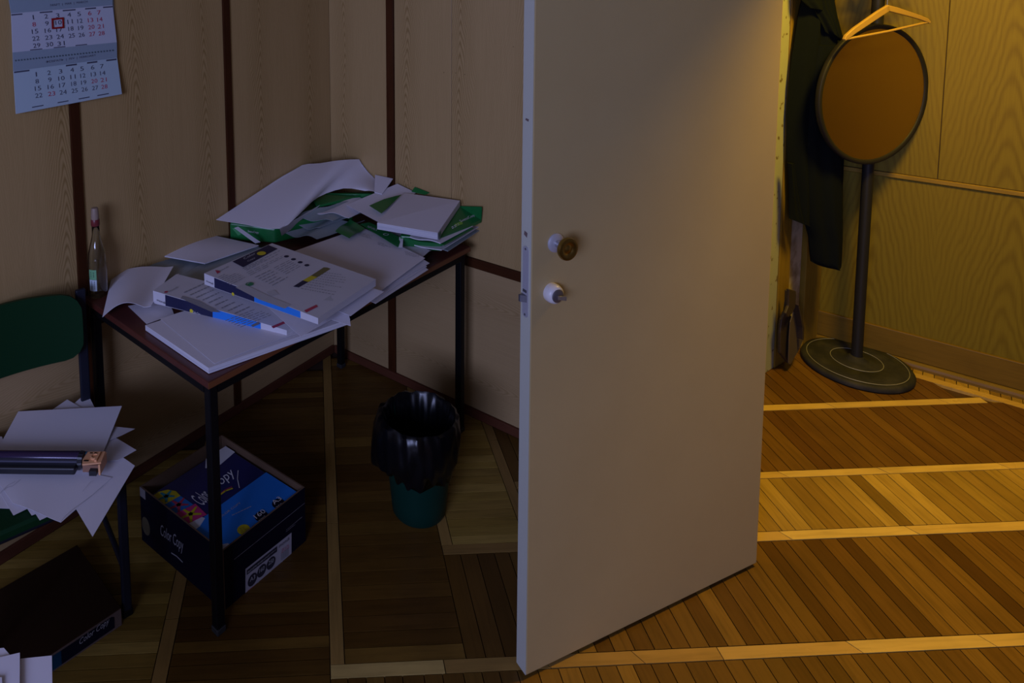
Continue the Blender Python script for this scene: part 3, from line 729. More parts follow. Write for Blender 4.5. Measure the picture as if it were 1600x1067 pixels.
dc = Decal(ptop2, .0010); dc.poly([(285,462), (312,470), (345,488), (330,487), (300,474), (282,466)]); dc.rows([(350,500), (412,476), (440,487), (378,512)], 6, 8, .3, 6); dc.poly([(392,508), (403,503), (406,506), (395,511)]); dc.build('grey_print', k_grey, rm2)
# white fan of sheets below packet 1 at right
for k, (a, b, c, d, lb) in enumerate((
    ((420,470,.790), (548,508,.782), (545,487,.792), (470,440,.792), 'white sheet poking out right under the printed packets, lowest of the fan'),
    ((400,465,.797), (470,524,.792), (575,466,.803), (480,430,.799), 'thin white folded wrapper end between the two printed packets'),
    ((450,450,.806), (548,493,.800), (600,455,.808), (500,420,.806), 'white sheet sticking out past the upper printed packet on the right'))):
    o = sheet('paper_sheet', [a, b, c, d], .0008, f=lambda s, t, k=k: .003*math.sin(4*s+k)); T(o, lb)
# packet 1 (upper)
c4 = [(319,427,.856), (497,497,.838), (587,436,.842), (425,380,.856)]
rm1, q1 = packet(c4, .812, 'upper printed ream packet with yellow disc, lying across the lower packet', .03)
body(rm1, c4, .819, .0012, 9)
ptop1 = plane3(P(*c4[0]), P(*c4[1]), P(*c4[3]))
pls, s1, s2 = spine(rm1, P(*c4[0]), P(*c4[1]), .819, (.10, .47, .86))
dc = Decal(pls); dc.text('mondi', (322,440), (333,445), .006, up=Z); dc.build('lettering', k_black, rm1)
dc = Decal(pls); dc.disc(364, 459.5, .0055); dc.build('spine_logo', k_yellow, s1)
up1 = Vector((-.3, 1, 0))
dc = Decal(ptop1, .0014); dc.poly([(363,408.6), (380,417.5), (433.6,388.7), (419.5,382.8)]); nb = dc.build('print_panel', k_navy, rm1); nb['label'] = 'navy panel of the packet print'
dc = Decal(ptop1, .0022); dc.disc(408.5, 395.7, .0155); dc.build('yellow_disc', k_yellow, nb)
dc = Decal(ptop1, .0022); dc.text('Color', (383,405), (401,396), .013, .35, up=up1); dc.text('Copy', (389,409), (401,403), .011, .35, up=up1); dc.build('lettering', k_lgrey, nb)
dc = Decal(ptop1, .0014); dc.disc(341, 425, .006); dc.poly([(336,422), (343,423), (340,428)]); dc.poly([(475,485), (494,476), (497,479), (479,488)]); dc.build('red_print', k_red, rm1)
dc = Decal(ptop1, .0014)
dc.text('mondi', (344,424), (358,417), .009, up=up1)
dc.rows([(378,419), (436,391), (442,394), (386,423)], 3, 8, .4, 11)
dc.rows([(384,425), (440,399), (448,403), (392,431)], 3, 6, .25, 12)
dc.rows([(396,432), (420,421), (452,434), (428,447)], 6, 3, .25, 13)
dc.rows([(426,418), (450,406), (472,416), (448,429)], 6, 3, .25, 14)
dc.rows([(340,432), (362,422), (384,434), (360,446)], 7, 4, .25, 15)
dc.rows([(508,424), (556,430), (520,462), (468,452)], 9, 8, .22, 16, .45)
dc.build('lettering', k_grey, rm1)
dc = Decal(ptop1, .0014)
for u, v in ((447.5,400.5), (458.5,405), (469,409.7), (479.5,414.3)): dc.disc(u, v, .0085)
dc.poly([(458,447.5), (467,449), (482,440.5), (473,438)]); o = dc.build('print_marks', k_navy, rm1)
dc = Decal(ptop1, .0016); dc.poly([(473,438), (482,440.5), (496,433), (486,430.5)]); dc.build('print_marks', k_yellow, rm1)
dc = Decal(ptop1, .0014); dc.poly([(486,430.5), (496,433), (519,418.5), (506,417.5)]); dc.build('print_marks', k_olive, rm1)
dc = Decal(ptop1, .0014)
c = dc.h(390, 443.7); nn = ptop1.n; t_ = nn.cross(Z.cross(nn)).normalized() if False else (P(500,497,.84)-P(319,427,.84)).normalized(); b_ = nn.cross(t_)
n = 24
dc.mb.add([c+(t_*math.cos(2*math.pi*k/n)+b_*math.sin(2*math.pi*k/n))*r for r in (.013, .0095) for k in range(n)], [(k, (k+1) % n, (k+1) % n+n, k+n) for k in range(n)])
dc.poly([(386,444), (392,441), (395,444), (389,447)]); dc.build('green_stamp', k_green, rm1)
dc = Decal(ptop1, .0010); dc.poly([(505,469), (520,470), (575,437), (562,433)]); dc.poly([(368,449), (382,444), (420,462), (455,476), (445,482), (405,468)]); dc.poly([(416,456), (430,453), (436,460), (424,463)]); dc.build('grey_print', k_lgrey, rm1)

# large white sheets in the middle
T(sheet('paper_sheet', [(482,425,.768), (587,474,.768), (669,421,.768), (585,362,.768)], .0015), 'lowest of the large white sheets in the middle, its corner hanging past the edge')
T(sheet('paper_sheet', [(480,420,.772), (584,469,.772), (667,416,.772), (575,360,.772)], .0015), 'large white sheet in the middle, second from the bottom')
T(sheet('paper_sheet', [(500,395,.776), (590,455,.776), (671,411,.776), (590,360,.776)], .0015), 'large white sheet in the middle, just under the top one')
T(sheet('paper_sheet', [(560,400,.780), (640,420,.780), (672,391,.780), (600,364,.780)], .0015), 'white sheet in the middle whose tip points at the right table leg')
s5 = thing('printed_sheet', P(560, 400, .785), 'topmost large white sheet in the middle with small print at its corners', 'paper', GP)
sheet('page', [(455,394,.786), (582,464,.784), (664,403,.790), (566,355,.796)], .0012, s5, f=lambda s, t: .003*math.sin(math.pi*s)*math.sin(math.pi*t))
plx = plane3(P(582,464,.784), P(664,403,.790), P(566,355,.796)); dc = Decal(plx, .0030)
dc.rows([(560,362), (583,368), (580,374), (560,368)], 4, 4, .25, 21); dc.rows([(591,377), (612,384), (608,389), (590,382)], 3, 4, .25, 22); dc.rows([(632,392), (657,398), (655,404), (634,398)], 4, 5, .25, 23); dc.build('print', k_grey, s5)
# green wrappers in the middle
gw = sheet('green_wrapper', [(524,361,.806), (546,372,.806), (570,356,.812), (547,342,.812)], .001, m_=m_green, edge=m_green, f=lambda s, t: .004*math.sin(6*t)); T(gw, 'small green wrapper flap beside the printed sheet corner', 'wrapper')
gw2 = thing('green_wrapper', P(595, 365, .80), 'green wrapper strip with white emblem just behind the printed sheet', 'wrapper', GP)
sheet('wrapper', [(563,350,.810), (622,386,.802), (628,372,.808), (577,347,.812)], .0015, gw2, m_green, edge=m_green)
dc = Decal(plane3(P(563,350,.810), P(622,386,.802), P(577,347,.812)), .0012)
c = dc.h(603, 366); n = 20; t_ = Vector((1,0,0)); b_ = Vector((0,1,0))
dc.mb.add([c+(t_*math.cos(2*math.pi*k/n)+b_*math.sin(2*math.pi*k/n))*r for r in (.011, .008) for k in range(n)], [(k, (k+1) % n, (k+1) % n+n, k+n) for k in range(n)])
dc.rows([(575,352), (590,358), (588,361), (574,355)], 3, 3, .3, 4); dc.build('emblem', k_white, gw2)
T(sheet('plastic_wrapper', [(622,386,.800), (629,386,.803), (630,372,.810), (624,370,.809)], .001, m_=k_white), 'white torn end of the green wrapper strip', 'wrapper')
# left green ream under the big curved sheet
gr = thing('paper_ream', P(390, 375, .752), 'green-wrapped ream under the big curved sheet at the left wall', 'paper ream', 'green ream packets')
top = [(358,349,.822), (430,357,.812), (575,290,.86), (470,262,.87)]
c = [P(*q) for q in top]
# keep it inside the corner
c[3] = C0+eB*.05-dA*.18+Z*.835; c[0] = Vector((c[0].x, c[0].y, .826)); c[2] = C0+eB*.30-dA*.20+Z*.83
w_ = slab('wrapper', c, .752, m_green, gr, .008)
d = c[1]-c[0]; ns = d.cross(Z).normalized(); ns = -ns if ns.dot(EYE-c[0]) < 0 else ns
dc = Decal(Plane(c[0], ns), .0015); dc.text('SvetoCopy', (387,363.5), (404,366), .011, up=Z); dc.build('lettering', k_white, gr)
dc = Decal(Plane(c[0], ns), .0013); dc.disc(372, 359, .008); dc.poly([(363,357), (369,356), (377,366), (372,368)]); dc.build('leaf_print', mat('pale_green_ink', (.06,.28,.10), .4), gr)
T(sheet('plastic_strip', [(366,356,.845), (399,380,.775), (407,378,.775), (372,354,.845)], .0008, m_=m_wrap), 'thin translucent wrapper strip hanging over the left green ream', 'wrapper')
T(sheet('paper_sheet', [(437,357,.842), (440,368,.79), (478,343,.80), (500,320,.85)], .001, m_=m_paper), 'white sheet edge sagging from under the big curved sheet')
# big curved sheet, leaning up into the corner
def big_sheet():
    a, b = P(337,343,.846), P(437,357,.838)
    c_ = P(601,310,.850); d__ = P(472,258,.950)
    e_ = PB.hit(572, 250, .006)
    n = 18; vs = []; fs = []
    far_pts = [PA.hit(440, 276, .008), P(472,258,.955), P(500,255,.965), P(535,250,.985), P(572,251,.955), P(590,275,.90), P(601,309,.862)]
    far_pts[1] = PA.hit(472, 258, .008)
    near_pts = [P(337,343,.847), P(380,350,.842), P(437,357,.838), P(470,332,.858), P(497,308,.875), P(537,294,.885), P(570,298,.878)]
    def cat(ps, t):
        x = t*(len(ps)-1); i = min(int(x), len(ps)-2); f = x-i; p0 = ps[max(i-1, 0)]; p1 = ps[i]; p2 = ps[i+1]; p3 = ps[min(i+2, len(ps)-1)]
        return .5*((2*p1)+(p2-p0)*f+(2*p0-5*p1+4*p2-p3)*f*f+(3*p1-p0-3*p2+p3)*f**3)
    # boundary: left edge near->far at s=0 ; lies on the ream at the bottom
    for lay in (0, 1):
        for i in range(n+1):
            for j in range(n+1):
                s_, t_ = i/n, j/n; A_ = cat(near_pts, s_); B_ = cat(far_pts, s_); p = A_*(1-t_)+B_*t_
                p = p + Z*(.012*math.sin(math.pi*t_)*s_) - Z*(.0008*lay)
                k = (p-C0).dot(eB)
                if k < .008: p = p+eB*(.008-k)
                k = (p-C0).dot(-dA)
                if k < .008: p = p-dA*(.008-k)
                vs.append(p)
    m = (n+1)**2; I = lambda i, j, k=0: i*(n+1)+j+k*m
    for i in range(n):
        for j in range(n): fs += [(I(i,j), I(i+1,j), I(i+1,j+1), I(i,j+1)), (I(i,j,1), I(i,j+1,1), I(i+1,j+1,1), I(i+1,j,1))]
        fs += [(I(i,0), I(i,0,1), I(i+1,0,1), I(i+1,0)), (I(i,n), I(i+1,n), I(i+1,n,1), I(i,n,1)), (I(0,i), I(0,i+1), I(0,i+1,1), I(0,i,1)), (I(n,i), I(n,i,1), I(n,i+1,1), I(n,i+1))]
    return mk('paper_sheet', vs, fs, m_paper, None, True)
T(big_sheet(), 'big blank sheet arching over the green ream up into the room corner')
# second green ream seen under the arch
g3 = thing('paper_ream', P(540, 310, .752), 'green-wrapped ream seen under the arch of the big curved sheet', 'paper ream', 'green ream packets')
c = [P(497,324,.850), P(560,303,.862), P(577,297,.875), P(540,291,.88)]
c = [P(495,322,.846), P(582,300,.862), C0+eB*.36-dA*.08+Z*.868, C0+eB*.10-dA*.25+Z*.86]
slab('wrapper', c, .838, m_green, g3, .005)
# folded wrappers between the reams
for k, (q, lb, m_) in enumerate((
    ([(455,352,.800), (500,358,.795), (585,322,.825), (520,318,.828)], 'grey crumpled wrapper between the two green reams', m_clear),
    ([(460,340,.826), (520,346,.820), (580,312,.842), (500,322,.845)], 'folded grey-green wrapper with dark creases under the arch', m_clear),
    ([(445,366,.785), (495,372,.782), (570,345,.80), (500,345,.80)], 'pale wrapper sheet just behind the printed sheet', m_clear),
    ([(485,330,.834), (545,338,.832), (598,314,.848), (540,306,.846)], 'white sheet directly under the arching sheet, right end', m_paper))):
    o = sheet('folded_sheet', q, .0012, n=12, m_=m_, edge=m_, f=lambda s, t, k=k: .007*math.sin(8*s+3*t+k)); T(o, lb, 'wrapper' if m_ is m_clear else 'paper')
T(sheet('paper_sheet', [(585,300,.880), (597,303,.880), PB.hit(614,279,.012), PB.hit(586,273,.012)], .003), 'fringe of white sheets behind the right end of the arching sheet')
# dark navy clear wrapper scrap
# right ream: open block of paper with white top
rb = thing('paper_ream', P(660, 360, .800), 'opened ream block with blank white top sheet against the right wall', 'paper ream', GP)
c = [P(589,348,.862), P(684,364,.862), PB.hit(719,313,.02), P(630,301,.885)]
vs = c+[p-Z*.026 for p in c]
ob = mk('paper_block', vs, [(0,1,2,3), (7,6,5,4), (0,4,5,1), (1,5,6,2), (2,6,7,3), (3,7,4,0)], m_paper, rb, mats=[m_paper2], fmi=[0,1,1,1,1,1]); bevel(ob, .002)
gwr = mk('green_wrapper', [P(687,372,.828), P(752,343,.835), PB.hit(753,323,.02), PB.hit(718,322,.016), P(700,338,.862), P(686,366,.858)]+[q-Z*.012 for q in [P(687,372,.828), P(752,343,.835), PB.hit(753,323,.02), PB.hit(718,322,.016), P(700,338,.862), P(686,366,.858)]],
     [(0,1,2,3), (0,3,4,5), (6,9,8,7), (6,11,10,9)]+[(i, (i+1) % 6, (i+1) % 6+6, i+6) for i in range(6)], m_green, rb)
plg = plane3(P(687,372,.828), P(752,343,.835), PB.hit(718,322,.016)); dc = Decal(plg, .0015)
dc.text('SvetoCopy', (722,348), (746,337), .016, up=Z); dc.rows([(705,354), (716,348), (718,352), (707,358)], 2, 2, .5, 31); dc.build('lettering', k_white, gwr)
dc = Decal(plg, .0015); dc.poly([(710,350), (722,345), (723,350), (712,354)]); dc.build('leaf_print', mat('lime_ink', (.20,.42,.05), .4), gwr)
gl = thing('green_wrapper', P(605, 315, .86), 'green wrapper piece tucked left of the opened white ream block', 'wrapper', GP)
sheet('wrapper', [(577,321,.872), (596,333,.868), (627,304,.892), (600,311,.884)], .0015, gl, m_green, edge=m_green)
dc = Decal(plane3(P(577,320,.868), P(603,332,.864), P(626,306,.876)), .0016); dc.text('SvetoCopy', (602,316), (617,309), .014, up=Vector((0,1,0))); dc.build('lettering', k_white, gl)
T(sheet('paper_sheet', [(541,320,.848), (592,347,.850), PB.hit(650,301,.014), PB.hit(621,287,.014)], .001, n=8), 'white sheet wedged left of the opened ream block')
T(sheet('green_wrapper', [(643,299,.885), (664,304,.885), PB.hit(671,301,.008), PB.hit(648,292,.008)], .0015, m_=m_green, edge=m_green), 'small green wrapper corner behind the ream block at the wall', 'wrapper')
# lower sheets under the right ream
low = [([(600,372,.792), (690,391,.786), (762,346,.800), (640,345,.80)], 'white sheet sticking out right from under the opened ream block', m_paper),
       ([(620,366,.783), (700,393,.778), (750,360,.783), (650,340,.79)], 'clear crumpled wrapper hanging at the right table corner', m_clear),
       ([(632,372,.812), (694,383,.812), (740,357,.818), (660,340,.82)], 'green edged wrapper layer beneath the opened ream block', m_green),
       ([(640,370,.824), (688,379,.824), (750,346,.826), (660,345,.826)], 'white sheet immediately below the opened ream block', m_paper),
       ([(618,374,.770), (672,390,.768), (720,372,.772), (650,350,.772)], 'bottom white sheet at the right back corner of the table', m_paper)]
for k, (q, lb, m_) in enumerate(low):
    T(sheet('wrapper_sheet' if m_ is not m_paper else 'paper_sheet', q, .003, n=10, m_=m_, edge=m_, f=lambda s, t, k=k: .003*math.sin(7*s+k)), lb, 'paper' if m_ is m_paper else 'wrapper')
sup = slab('paper_stack', [(560,366,.766), (640,388,.766), (700,372,.766), (612,345,.766)], .751, m_paper2); T(sup, 'white paper stack at the bottom of the right back heap', 'paper stack')
core = slab('wrapper_bundle', [P(625,368,.820), P(690,372,.820), PB.hit(730,350,.03), P(640,330,.83)], .768, m_green, None, .006)
T(core, 'crushed green wrapper bundle inside the right back heap', 'wrapper')
dc = Decal(plane3(P(632,372,.80), P(690,385,.80), P(690,385,.79)), .004)

# ------------------------------------------------------------------ BOTTLE
bc = P(154.5, 461, TZ)
bottle = thing('glass_bottle', bc, 'clear glass bottle with maroon neck band standing at the left table end', 'bottle')
m_glass = mat('clear_glass', (.80,.80,.74), .06, trans=1.0)
mb = MB(); mb.lathe(bc, [(.0, .001), (.027, .001), (.030, .006), (.0305, .10), (.0295, .125), (.027, .150), (.021, .175), (.0145, .200), (.0125, .215), (.0120, .262), (.0122, .263)], 40)
o = mb.build('glass', m_glass, bottle, True); so = o.modifiers.new('wall', 'SOLIDIFY'); so.thickness = .002; so.offset = -1
mb = MB(); mb.lathe(bc, [(.0130, .240), (.0142, .242), (.0140, .260), (.0130, .262)], 28); mb.build('neck_band', mat('maroon_foil', (.16,.022,.025), .35), bottle, True)
mb = MB(); mb.lathe(bc, [(.0125, .262), (.0130, .272), (.0118, .290), (.0105, .300), (.0, .301)], 24); mb.build('pourer', mat('cloudy_plastic', (.30,.22,.17), .35), bottle, True)
vd = (EYE-bc); vd.z = 0; vd.normalize(); vr = Vector((-vd.y, vd.x, 0)); vr = vr if vr.dot(rt) > 0 else -vr
def lab(name, a0, a1, z0, z1, m_, r=.0313, parent=bottle):
    vs = []; n = 6
    for k in range(n+1):
        a = a0+(a1-a0)*k/n
        for z in (z0, z1): vs.append(bc+(vd*math.cos(a)+vr*math.sin(a))*r+Z*z)
    vs2 = [v-(vd*.0004) for v in vs]; m = len(vs)
    fs = [(2*k, 2*k+2, 2*k+3, 2*k+1) for k in range(n)]+[(2*k+m, 2*k+1+m, 2*k+3+m, 2*k+2+m) for k in range(n)]
    return mk(name, vs+vs2, fs, m_, parent, True)
lb = lab('label', -1.0, -.15, .028, .066, mat('pale_label', (.50,.60,.66), .5)); lb['label'] = 'small white barcode label'
lb = lab('label', -1.0, -.15, .067, .100, mat('green_label', (.16,.40,.20), .5)); lb['label'] = 'small green label'
for k in range(7): pass
mb = MB()
for k in range(9):
    z = .034+k*.0033; a = [bc+(vd*math.cos(t)+vr*math.sin(t))*.0317+Z*zz for t in (-.75, -.35) for zz in (z, z+.0014+.0008*(k % 2))]; mb.add(a, [(0,2,3,1)])
for z in (.076, .082, .089):
    a = [bc+(vd*math.cos(t)+vr*math.sin(t))*.0317+Z*zz for t in (-.8, -.4) for zz in (z, z+.003)]; mb.add(a, [(0,2,3,1)])
mb.build('label_print', k_black, bottle)

# ------------------------------------------------------------------ CHAIR
cf = Vector((.55, -.835, 0)).normalized(); cs = Vector((cf.y, -cf.x, 0)); cs = -cs if cs.x > 0 else cs     # cs points to the chair's far (left) side
FL = P(195, 962); FL.z = 0; Q = Vector((-.770, 2.176, 0))
chair = thing('chair', (FL+Q)/2+cs*.20, 'dark green school chair with blue-black steel frame, white papers on its seat', 'chair')
ORI[chair.name] = Vector(chair.location)
m_cg = mat('green_plastic', (.002,.030,.009), .45, spec=.25); gg = N(m_cg); tc = gg.n('ShaderNodeTexCoord'); nz = gg.n('ShaderNodeTexNoise', i_Scale=120., i_Detail=2.); gg.l(tc.outputs['Object'], nz.inputs[0]); gg.bump(nz.outputs[0], .15, .0006)
PBK = Plane(Q+cf*.012, cf)
def arc_poly(c, r, a0, a1, n=6): return [(c[0]+r*math.cos(a0+(a1-a0)*k/n), c[1]+r*math.sin(a0+(a1-a0)*k/n)) for k in range(n+1)]
# backrest in its own plane: x along cs from the right post, z up; curved towards the sitter at the sides
xr = -.010; wB = .42; zt = PBK.hit(105, 458).z; zb = PBK.hit(110, 556).z
nx, nz_ = 22, 10; vs = []; fs = []
def bk(x, z): # outline with rounded corners -> clamp
    return Q+cs*x+Z*z
R_ = .055; rows_ = []
for j in range(nz_+1):
    z = zb+(zt-zb)*(.5-.5*math.cos(math.pi*j/nz_)); dz = min(z-zb, zt-z); ins = 0
    if dz < R_: ins = R_-math.sqrt(max(0, R_*R_-(R_-dz)**2))
    for i in range(nx+1):
        x = xr+ins+(wB-2*ins)*i/nx; u_ = (x-xr)/wB*2-1
        vs.append(bk(x, z)+cf*(.030*u_*u_-.012+.012)+Z*(-.010*u_*u_+.012*(1 if z > (zt+zb)/2 else -.6)*(1-u_*u_)))
m_ = len(vs); vs += [v-cf*.012 for v in vs]; I = lambda j, i, k=0: j*(nx+1)+i+k*m_
for j in range(nz_):
    for i in range(nx): fs += [(I(j,i), I(j,i+1), I(j+1,i+1), I(j+1,i)), (I(j,i,1), I(j+1,i,1), I(j+1,i+1,1), I(j,i+1,1))]
    fs += [(I(j,0), I(j+1,0), I(j+1,0,1), I(j,0,1)), (I(j,nx), I(j,nx,1), I(j+1,nx,1), I(j+1,nx))]
for i in range(nx): fs += [(I(0,i), I(0,i,1), I(0,i+1,1), I(0,i+1)), (I(nz_,i), I(nz_,i+1), I(nz_,i+1,1), I(nz_,i,1))]
mk('backrest', vs, fs, m_cg, chair, True)
SH = .435
# seat
vs = []; A0 = FL+cf*.035-cs*.018
def seat_poly(z, inset=0):
    out = []; W_, D_ = .43, .40; r = .09
    for (cx, cy2, a0) in ((r, r, math.pi), (W_-r, r, 1.5*math.pi), (W_-r, D_-r, 0), (r, D_-r, .5*math.pi)):
        for k in range(7):
            a = a0+math.pi/2*k/6; x = cx+(r-inset)*math.cos(a); y = cy2+(r-inset)*math.sin(a); out.append(A0+cs*x-cf*y+Z*z)
    return out
rings = [seat_poly(SH-.028, .012), seat_poly(SH-.022), seat_poly(SH-.006), seat_poly(SH, .008)]
n = len(rings[0]); vs = [p for r in rings for p in r]; fs = [tuple(range(n))[::-1], tuple(range(3*n, 4*n))]
for j in range(3):
    for k in range(n): fs.append((j*n+k, j*n+(k+1) % n, (j+1)*n+(k+1) % n, (j+1)*n+k))
mk('seat', vs, fs, m_cg, chair)
for sx in (0, .40):
    o_ = cs*sx
    mb = MB(); mb.box(FL+o_+Z*.012-cs*.020-cf*.009, cs*.026, cf*.018, Z*(SH-.045)); lg = mb.build('leg', m_bluesteel, chair); bevel(lg, .005)
    mb = MB(); mb.box(FL+o_-cs*.022-cf*.011, cs*.030, cf*.022, Z*.022); bevel(mb.build('foot', m_black, lg), .004)
    mb = MB(); mb.box(Q+o_+Z*.012-cs*.032-cf*.018, cs*.030, cf*.016, Z*(zt-.02)); lg = mb.build('leg', m_bluesteel, chair); bevel(lg, .004); lg['label'] = 'rear leg running up as the backrest post'
    mb = MB(); mb.box(Q+o_-cs*.034-cf*.02, cs*.034, cf*.020, Z*.022); bevel(mb.build('foot', m_black, lg), .004)
    a = FL+o_; b = Q+o_-cs*.016; mb = MB(); mb.tube([a+Z*(SH-.045), b+Z*(SH-.045)], .010, 10); mb.build('side_rail', m_bluesteel, chair, True)
    mb = MB(); mb.tube([a+Z*.16, b+Z*.16], .008, 10); mb.build('stretcher', m_bluesteel, chair, True)
mb = MB(); mb.tube([FL+Z*(SH-.045), FL+cs*.40+Z*(SH-.045)], .010, 10); mb.build('front_rail', m_bluesteel, chair, True)

# ------------------------------------------------------------------ PAPERS ON THE CHAIR
GC = 'loose sheets fanned out on the chair seat'
z = SH
def CS(c4, label, f=None, n=9, th=.0008): return tag(sheet('paper_sheet', c4, th, n=n, f=f), label, 'paper', GC)
CS([(-60,700,z+.003), (-20,793,z+.003), (40,795.5,z+.003), (70,700,z+.003)], 'chair paper whose blunt corner shows at the far left lower edge')
CS([(-30,720,z+.0045), (21,805,z+.0045), (60,786,z+.0045), (60,700,z+.0045)], 'chair paper with the first pointed corner from the left on the lower edge')
CS([(0,730,z+.006), (49.5,805,z+.006), (90,790,z+.006), (80,700,z+.006)], 'chair paper with a tiny torn corner in the middle of the lower edge')
CS([(10,730,z+.0075), (62,812.7,z+.0075), (110,790,z+.0075), (100,700,z+.0075)], 'chair paper with the second pointed corner from the left on the lower edge')
CS([(62,700,z+.0085), (144.7,838.5,z+.0085), (210.7,727.5,z+.0085), (140,680,z+.0085)], 'largest chair sheet, its near corner drooping over the seat front', f=lambda s, t: .001*math.sin(3*s))
CS([(-40,700,z+.0125), (20,786,z+.0125), (95,815,z+.0115), (175,745,z+.013)], 'chair sheet with a pen line along its right edge', f=lambda s, t: .002*math.sin(5*t))
CS([(100,640,z+.010), (105,730,z+.014), (184.5,719,z+.014), (213,703,z+.006)], 'chair sheet with curved right corner next to the toner cartridge', f=lambda s, t: .004*math.sin(math.pi*t))
CS([(120,660,z+.013), (140,700,z+.016), (190,680,z+.016), (210.7,669.7,z+.010)], 'chair sheet with a small pointed corner right of the flat top sheet')
CS([(116,630,z+.010), (112,690,z+.016), (170,680,z+.016), (135.7,612.7,z+.010)], 'bright chair sheet standing highest at the back by the chair post')
CS([(60,655,z+.014), (90,700,z+.018), (150,650,z+.018), (105,624,z+.012)], 'dim chair sheet with a blunt peak behind the flat top sheet')
CS([(-60,680,z+.010), (-30,740,z+.014), (20,735,z+.014), (3,682,z+.012)], 'chair sheet at the left frame edge behind the cartridge')
CS([(28.5,642.7,z+.022), (-22,735,z+.020), (150,735,z+.020), (190.5,634.2,z+.024)], 'flat topmost A4 sheet behind the toner cartridge on the chair')
# pencil marks on the lowest sheets
mb = Decal(Plane(Vector((0,0,z+.0150)), Z), .0006)
mb.line([(95,815), (104,804), (114,795.5), (130,784), (146,772), (162,758)], .0011); mb.line([(129,767.7), (137,758), (142,752)], .0007)
mb.line([(0,771), (10,762), (20,759), (32,749)], .0008); mb.line([(2,768), (12,758), (24,752)], .0007)
o = mb.build('pen_line', k_grey, None); tag(o, 'thin dark pen lines drawn across the lower chair papers', 'pen line', GC)

# ------------------------------------------------------------------ TONER CARTRIDGE
z0 = SH+.028
a = P(-60, 722, z0+.012); b = P(124, 724, z0+.012); tdv = (b-a).normalized(); tq = Vector((-tdv.y, tdv.x, 0))      # tq away from camera
toner = thing('toner_cartridge', (a+b)/2-Z*.012, 'dark printer toner cartridge with tan end cap lying on the chair papers', 'toner cartridge')
m_drum = mat('purple_drum', (.035,.020,.060), .22, .2); m_tbody = mat('cartridge_black', (.012,.013,.018), .4); m_tan = mat('tan_plastic', (.72,.36,.17), .5)
L = (b-a).length
mb = MB(); mb.lathe(a+tq*.016+Z*.006, [(.015, 0), (.016, .003), (.016, L-.003), (.015, L)], 28, tdv); mb.build('drum', m_drum, toner, True)
mb = MB(); mb.box(a-tq*.032-Z*.011, tdv*L, tq*.034, Z*.020); bevel(mb.build('housing', m_tbody, toner), .004)
mb = MB(); mb.box(a-tq*.010+Z*.009, tdv*L, tq*.010, Z*.005); mb.build('blade_strip', mat('grey_blade', (.12,.12,.17), .35, .4), toner)
mb = MB(); mb.lathe(b+tq*.008+Z*.005-tdv*.002, [(.0195 if k % 2 else .0215, h) for k, h in enumerate((0, .012))], 28, tdv, wob=lambda r, h, a_, i: (r+.0012*(round(a_/math.pi*14) % 2), h)); mb.build('gear', m_tbody, toner)
cc = b+tdv*.013
mb = MB()
mb.prism([cc+tq*.026+Z*.012, cc+tdv*.052+tq*.026+Z*.014, cc+tdv*.056-tq*.020+Z*.014, cc+tdv*.004-tq*.022+Z*.010, cc-tdv*.002-tq*.002+Z*.011], Z*.004)
cap = mb.build('end_cap', m_tan, toner); bevel(cap, .001)
mb = MB(); mb.box(cc+tdv*.050-tq*.026-Z*.014, tdv*.005, tq*.050, Z*.030); mb.build('cap_wall', m_tan, cap)
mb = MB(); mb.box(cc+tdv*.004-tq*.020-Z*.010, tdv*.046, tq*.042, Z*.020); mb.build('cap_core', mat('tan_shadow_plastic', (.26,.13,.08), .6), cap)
mb = MB(); mb.box(cc+tdv*.026-tq*.032-Z*.012, tdv*.020, tq*.014, Z*.014); mb.build('bracket', m_tbody, cap)
mb = MB(); mb.lathe(cc+tdv*.030+tq*.002+Z*.016, [(.011, 0), (.011, .005), (.008, .006), (.008, .003), (.0, .003)], 20); mb.build('cap_boss', m_tan, cap, True)
mb = MB(); mb.box(cc+tdv*.036-tq*.016+Z*.016, tdv*.006, tq*.034, Z*.007); mb.build('cap_rib', m_tan, cap)
mb = MB()
for (x, y, w1, w2) in ((.004, -.013, .014, .004), (.010, .018, .008, .003), (.022, .019, .007, .003), (.020, .006, .004, .006), (.044, .012, .004, .004)):
    mb.box(cc+tdv*x+tq*y+Z*.0165, tdv*w1, tq*w2, Z*.0008)
mb.build('slots', m_black, cap)
mb = MB(); mb.box(cc-tdv*.004+tq*.018+Z*.011, tdv*.005, tq*.008, Z*.006); mb.build('blue_tab', mat('blue_tab', (.05,.20,.34), .5), cap)

# ------------------------------------------------------------------ CARTON LID UNDER THE CHAIR
LZ = .052
l0 = P(190.5, 976); l0.z = 0; l1 = P(82, 1050); l1.z = 0
ld = (l1-l0).normalized(); lq = Vector((-ld.y, ld.x, 0)); lq = lq if lq.y > 0 else -lq
LW, LD = .345, .30
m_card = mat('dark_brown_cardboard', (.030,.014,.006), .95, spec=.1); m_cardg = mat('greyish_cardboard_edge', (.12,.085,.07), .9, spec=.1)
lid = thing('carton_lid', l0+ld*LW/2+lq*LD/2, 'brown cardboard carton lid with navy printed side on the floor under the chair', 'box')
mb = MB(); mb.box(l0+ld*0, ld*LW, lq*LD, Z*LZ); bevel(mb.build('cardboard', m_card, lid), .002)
PL = Plane(l0-lq*.0012, -lq)
mb = MB(); mb.box(l0-lq*.0012+ld*.001+Z*.001, ld*(LW-.002), lq*.001, Z*(LZ-.002)); mb.build('side_panel', m_cardg, lid)
dc = Decal(PL, .0006); 
def lp_(x, z): return l0-lq*.0022+ld*x+Z*z
poly = [lp_(.022, .008), lp_(.17, .006), lp_(.17, .046), lp_(.030, .046), lp_(.022, .040)]
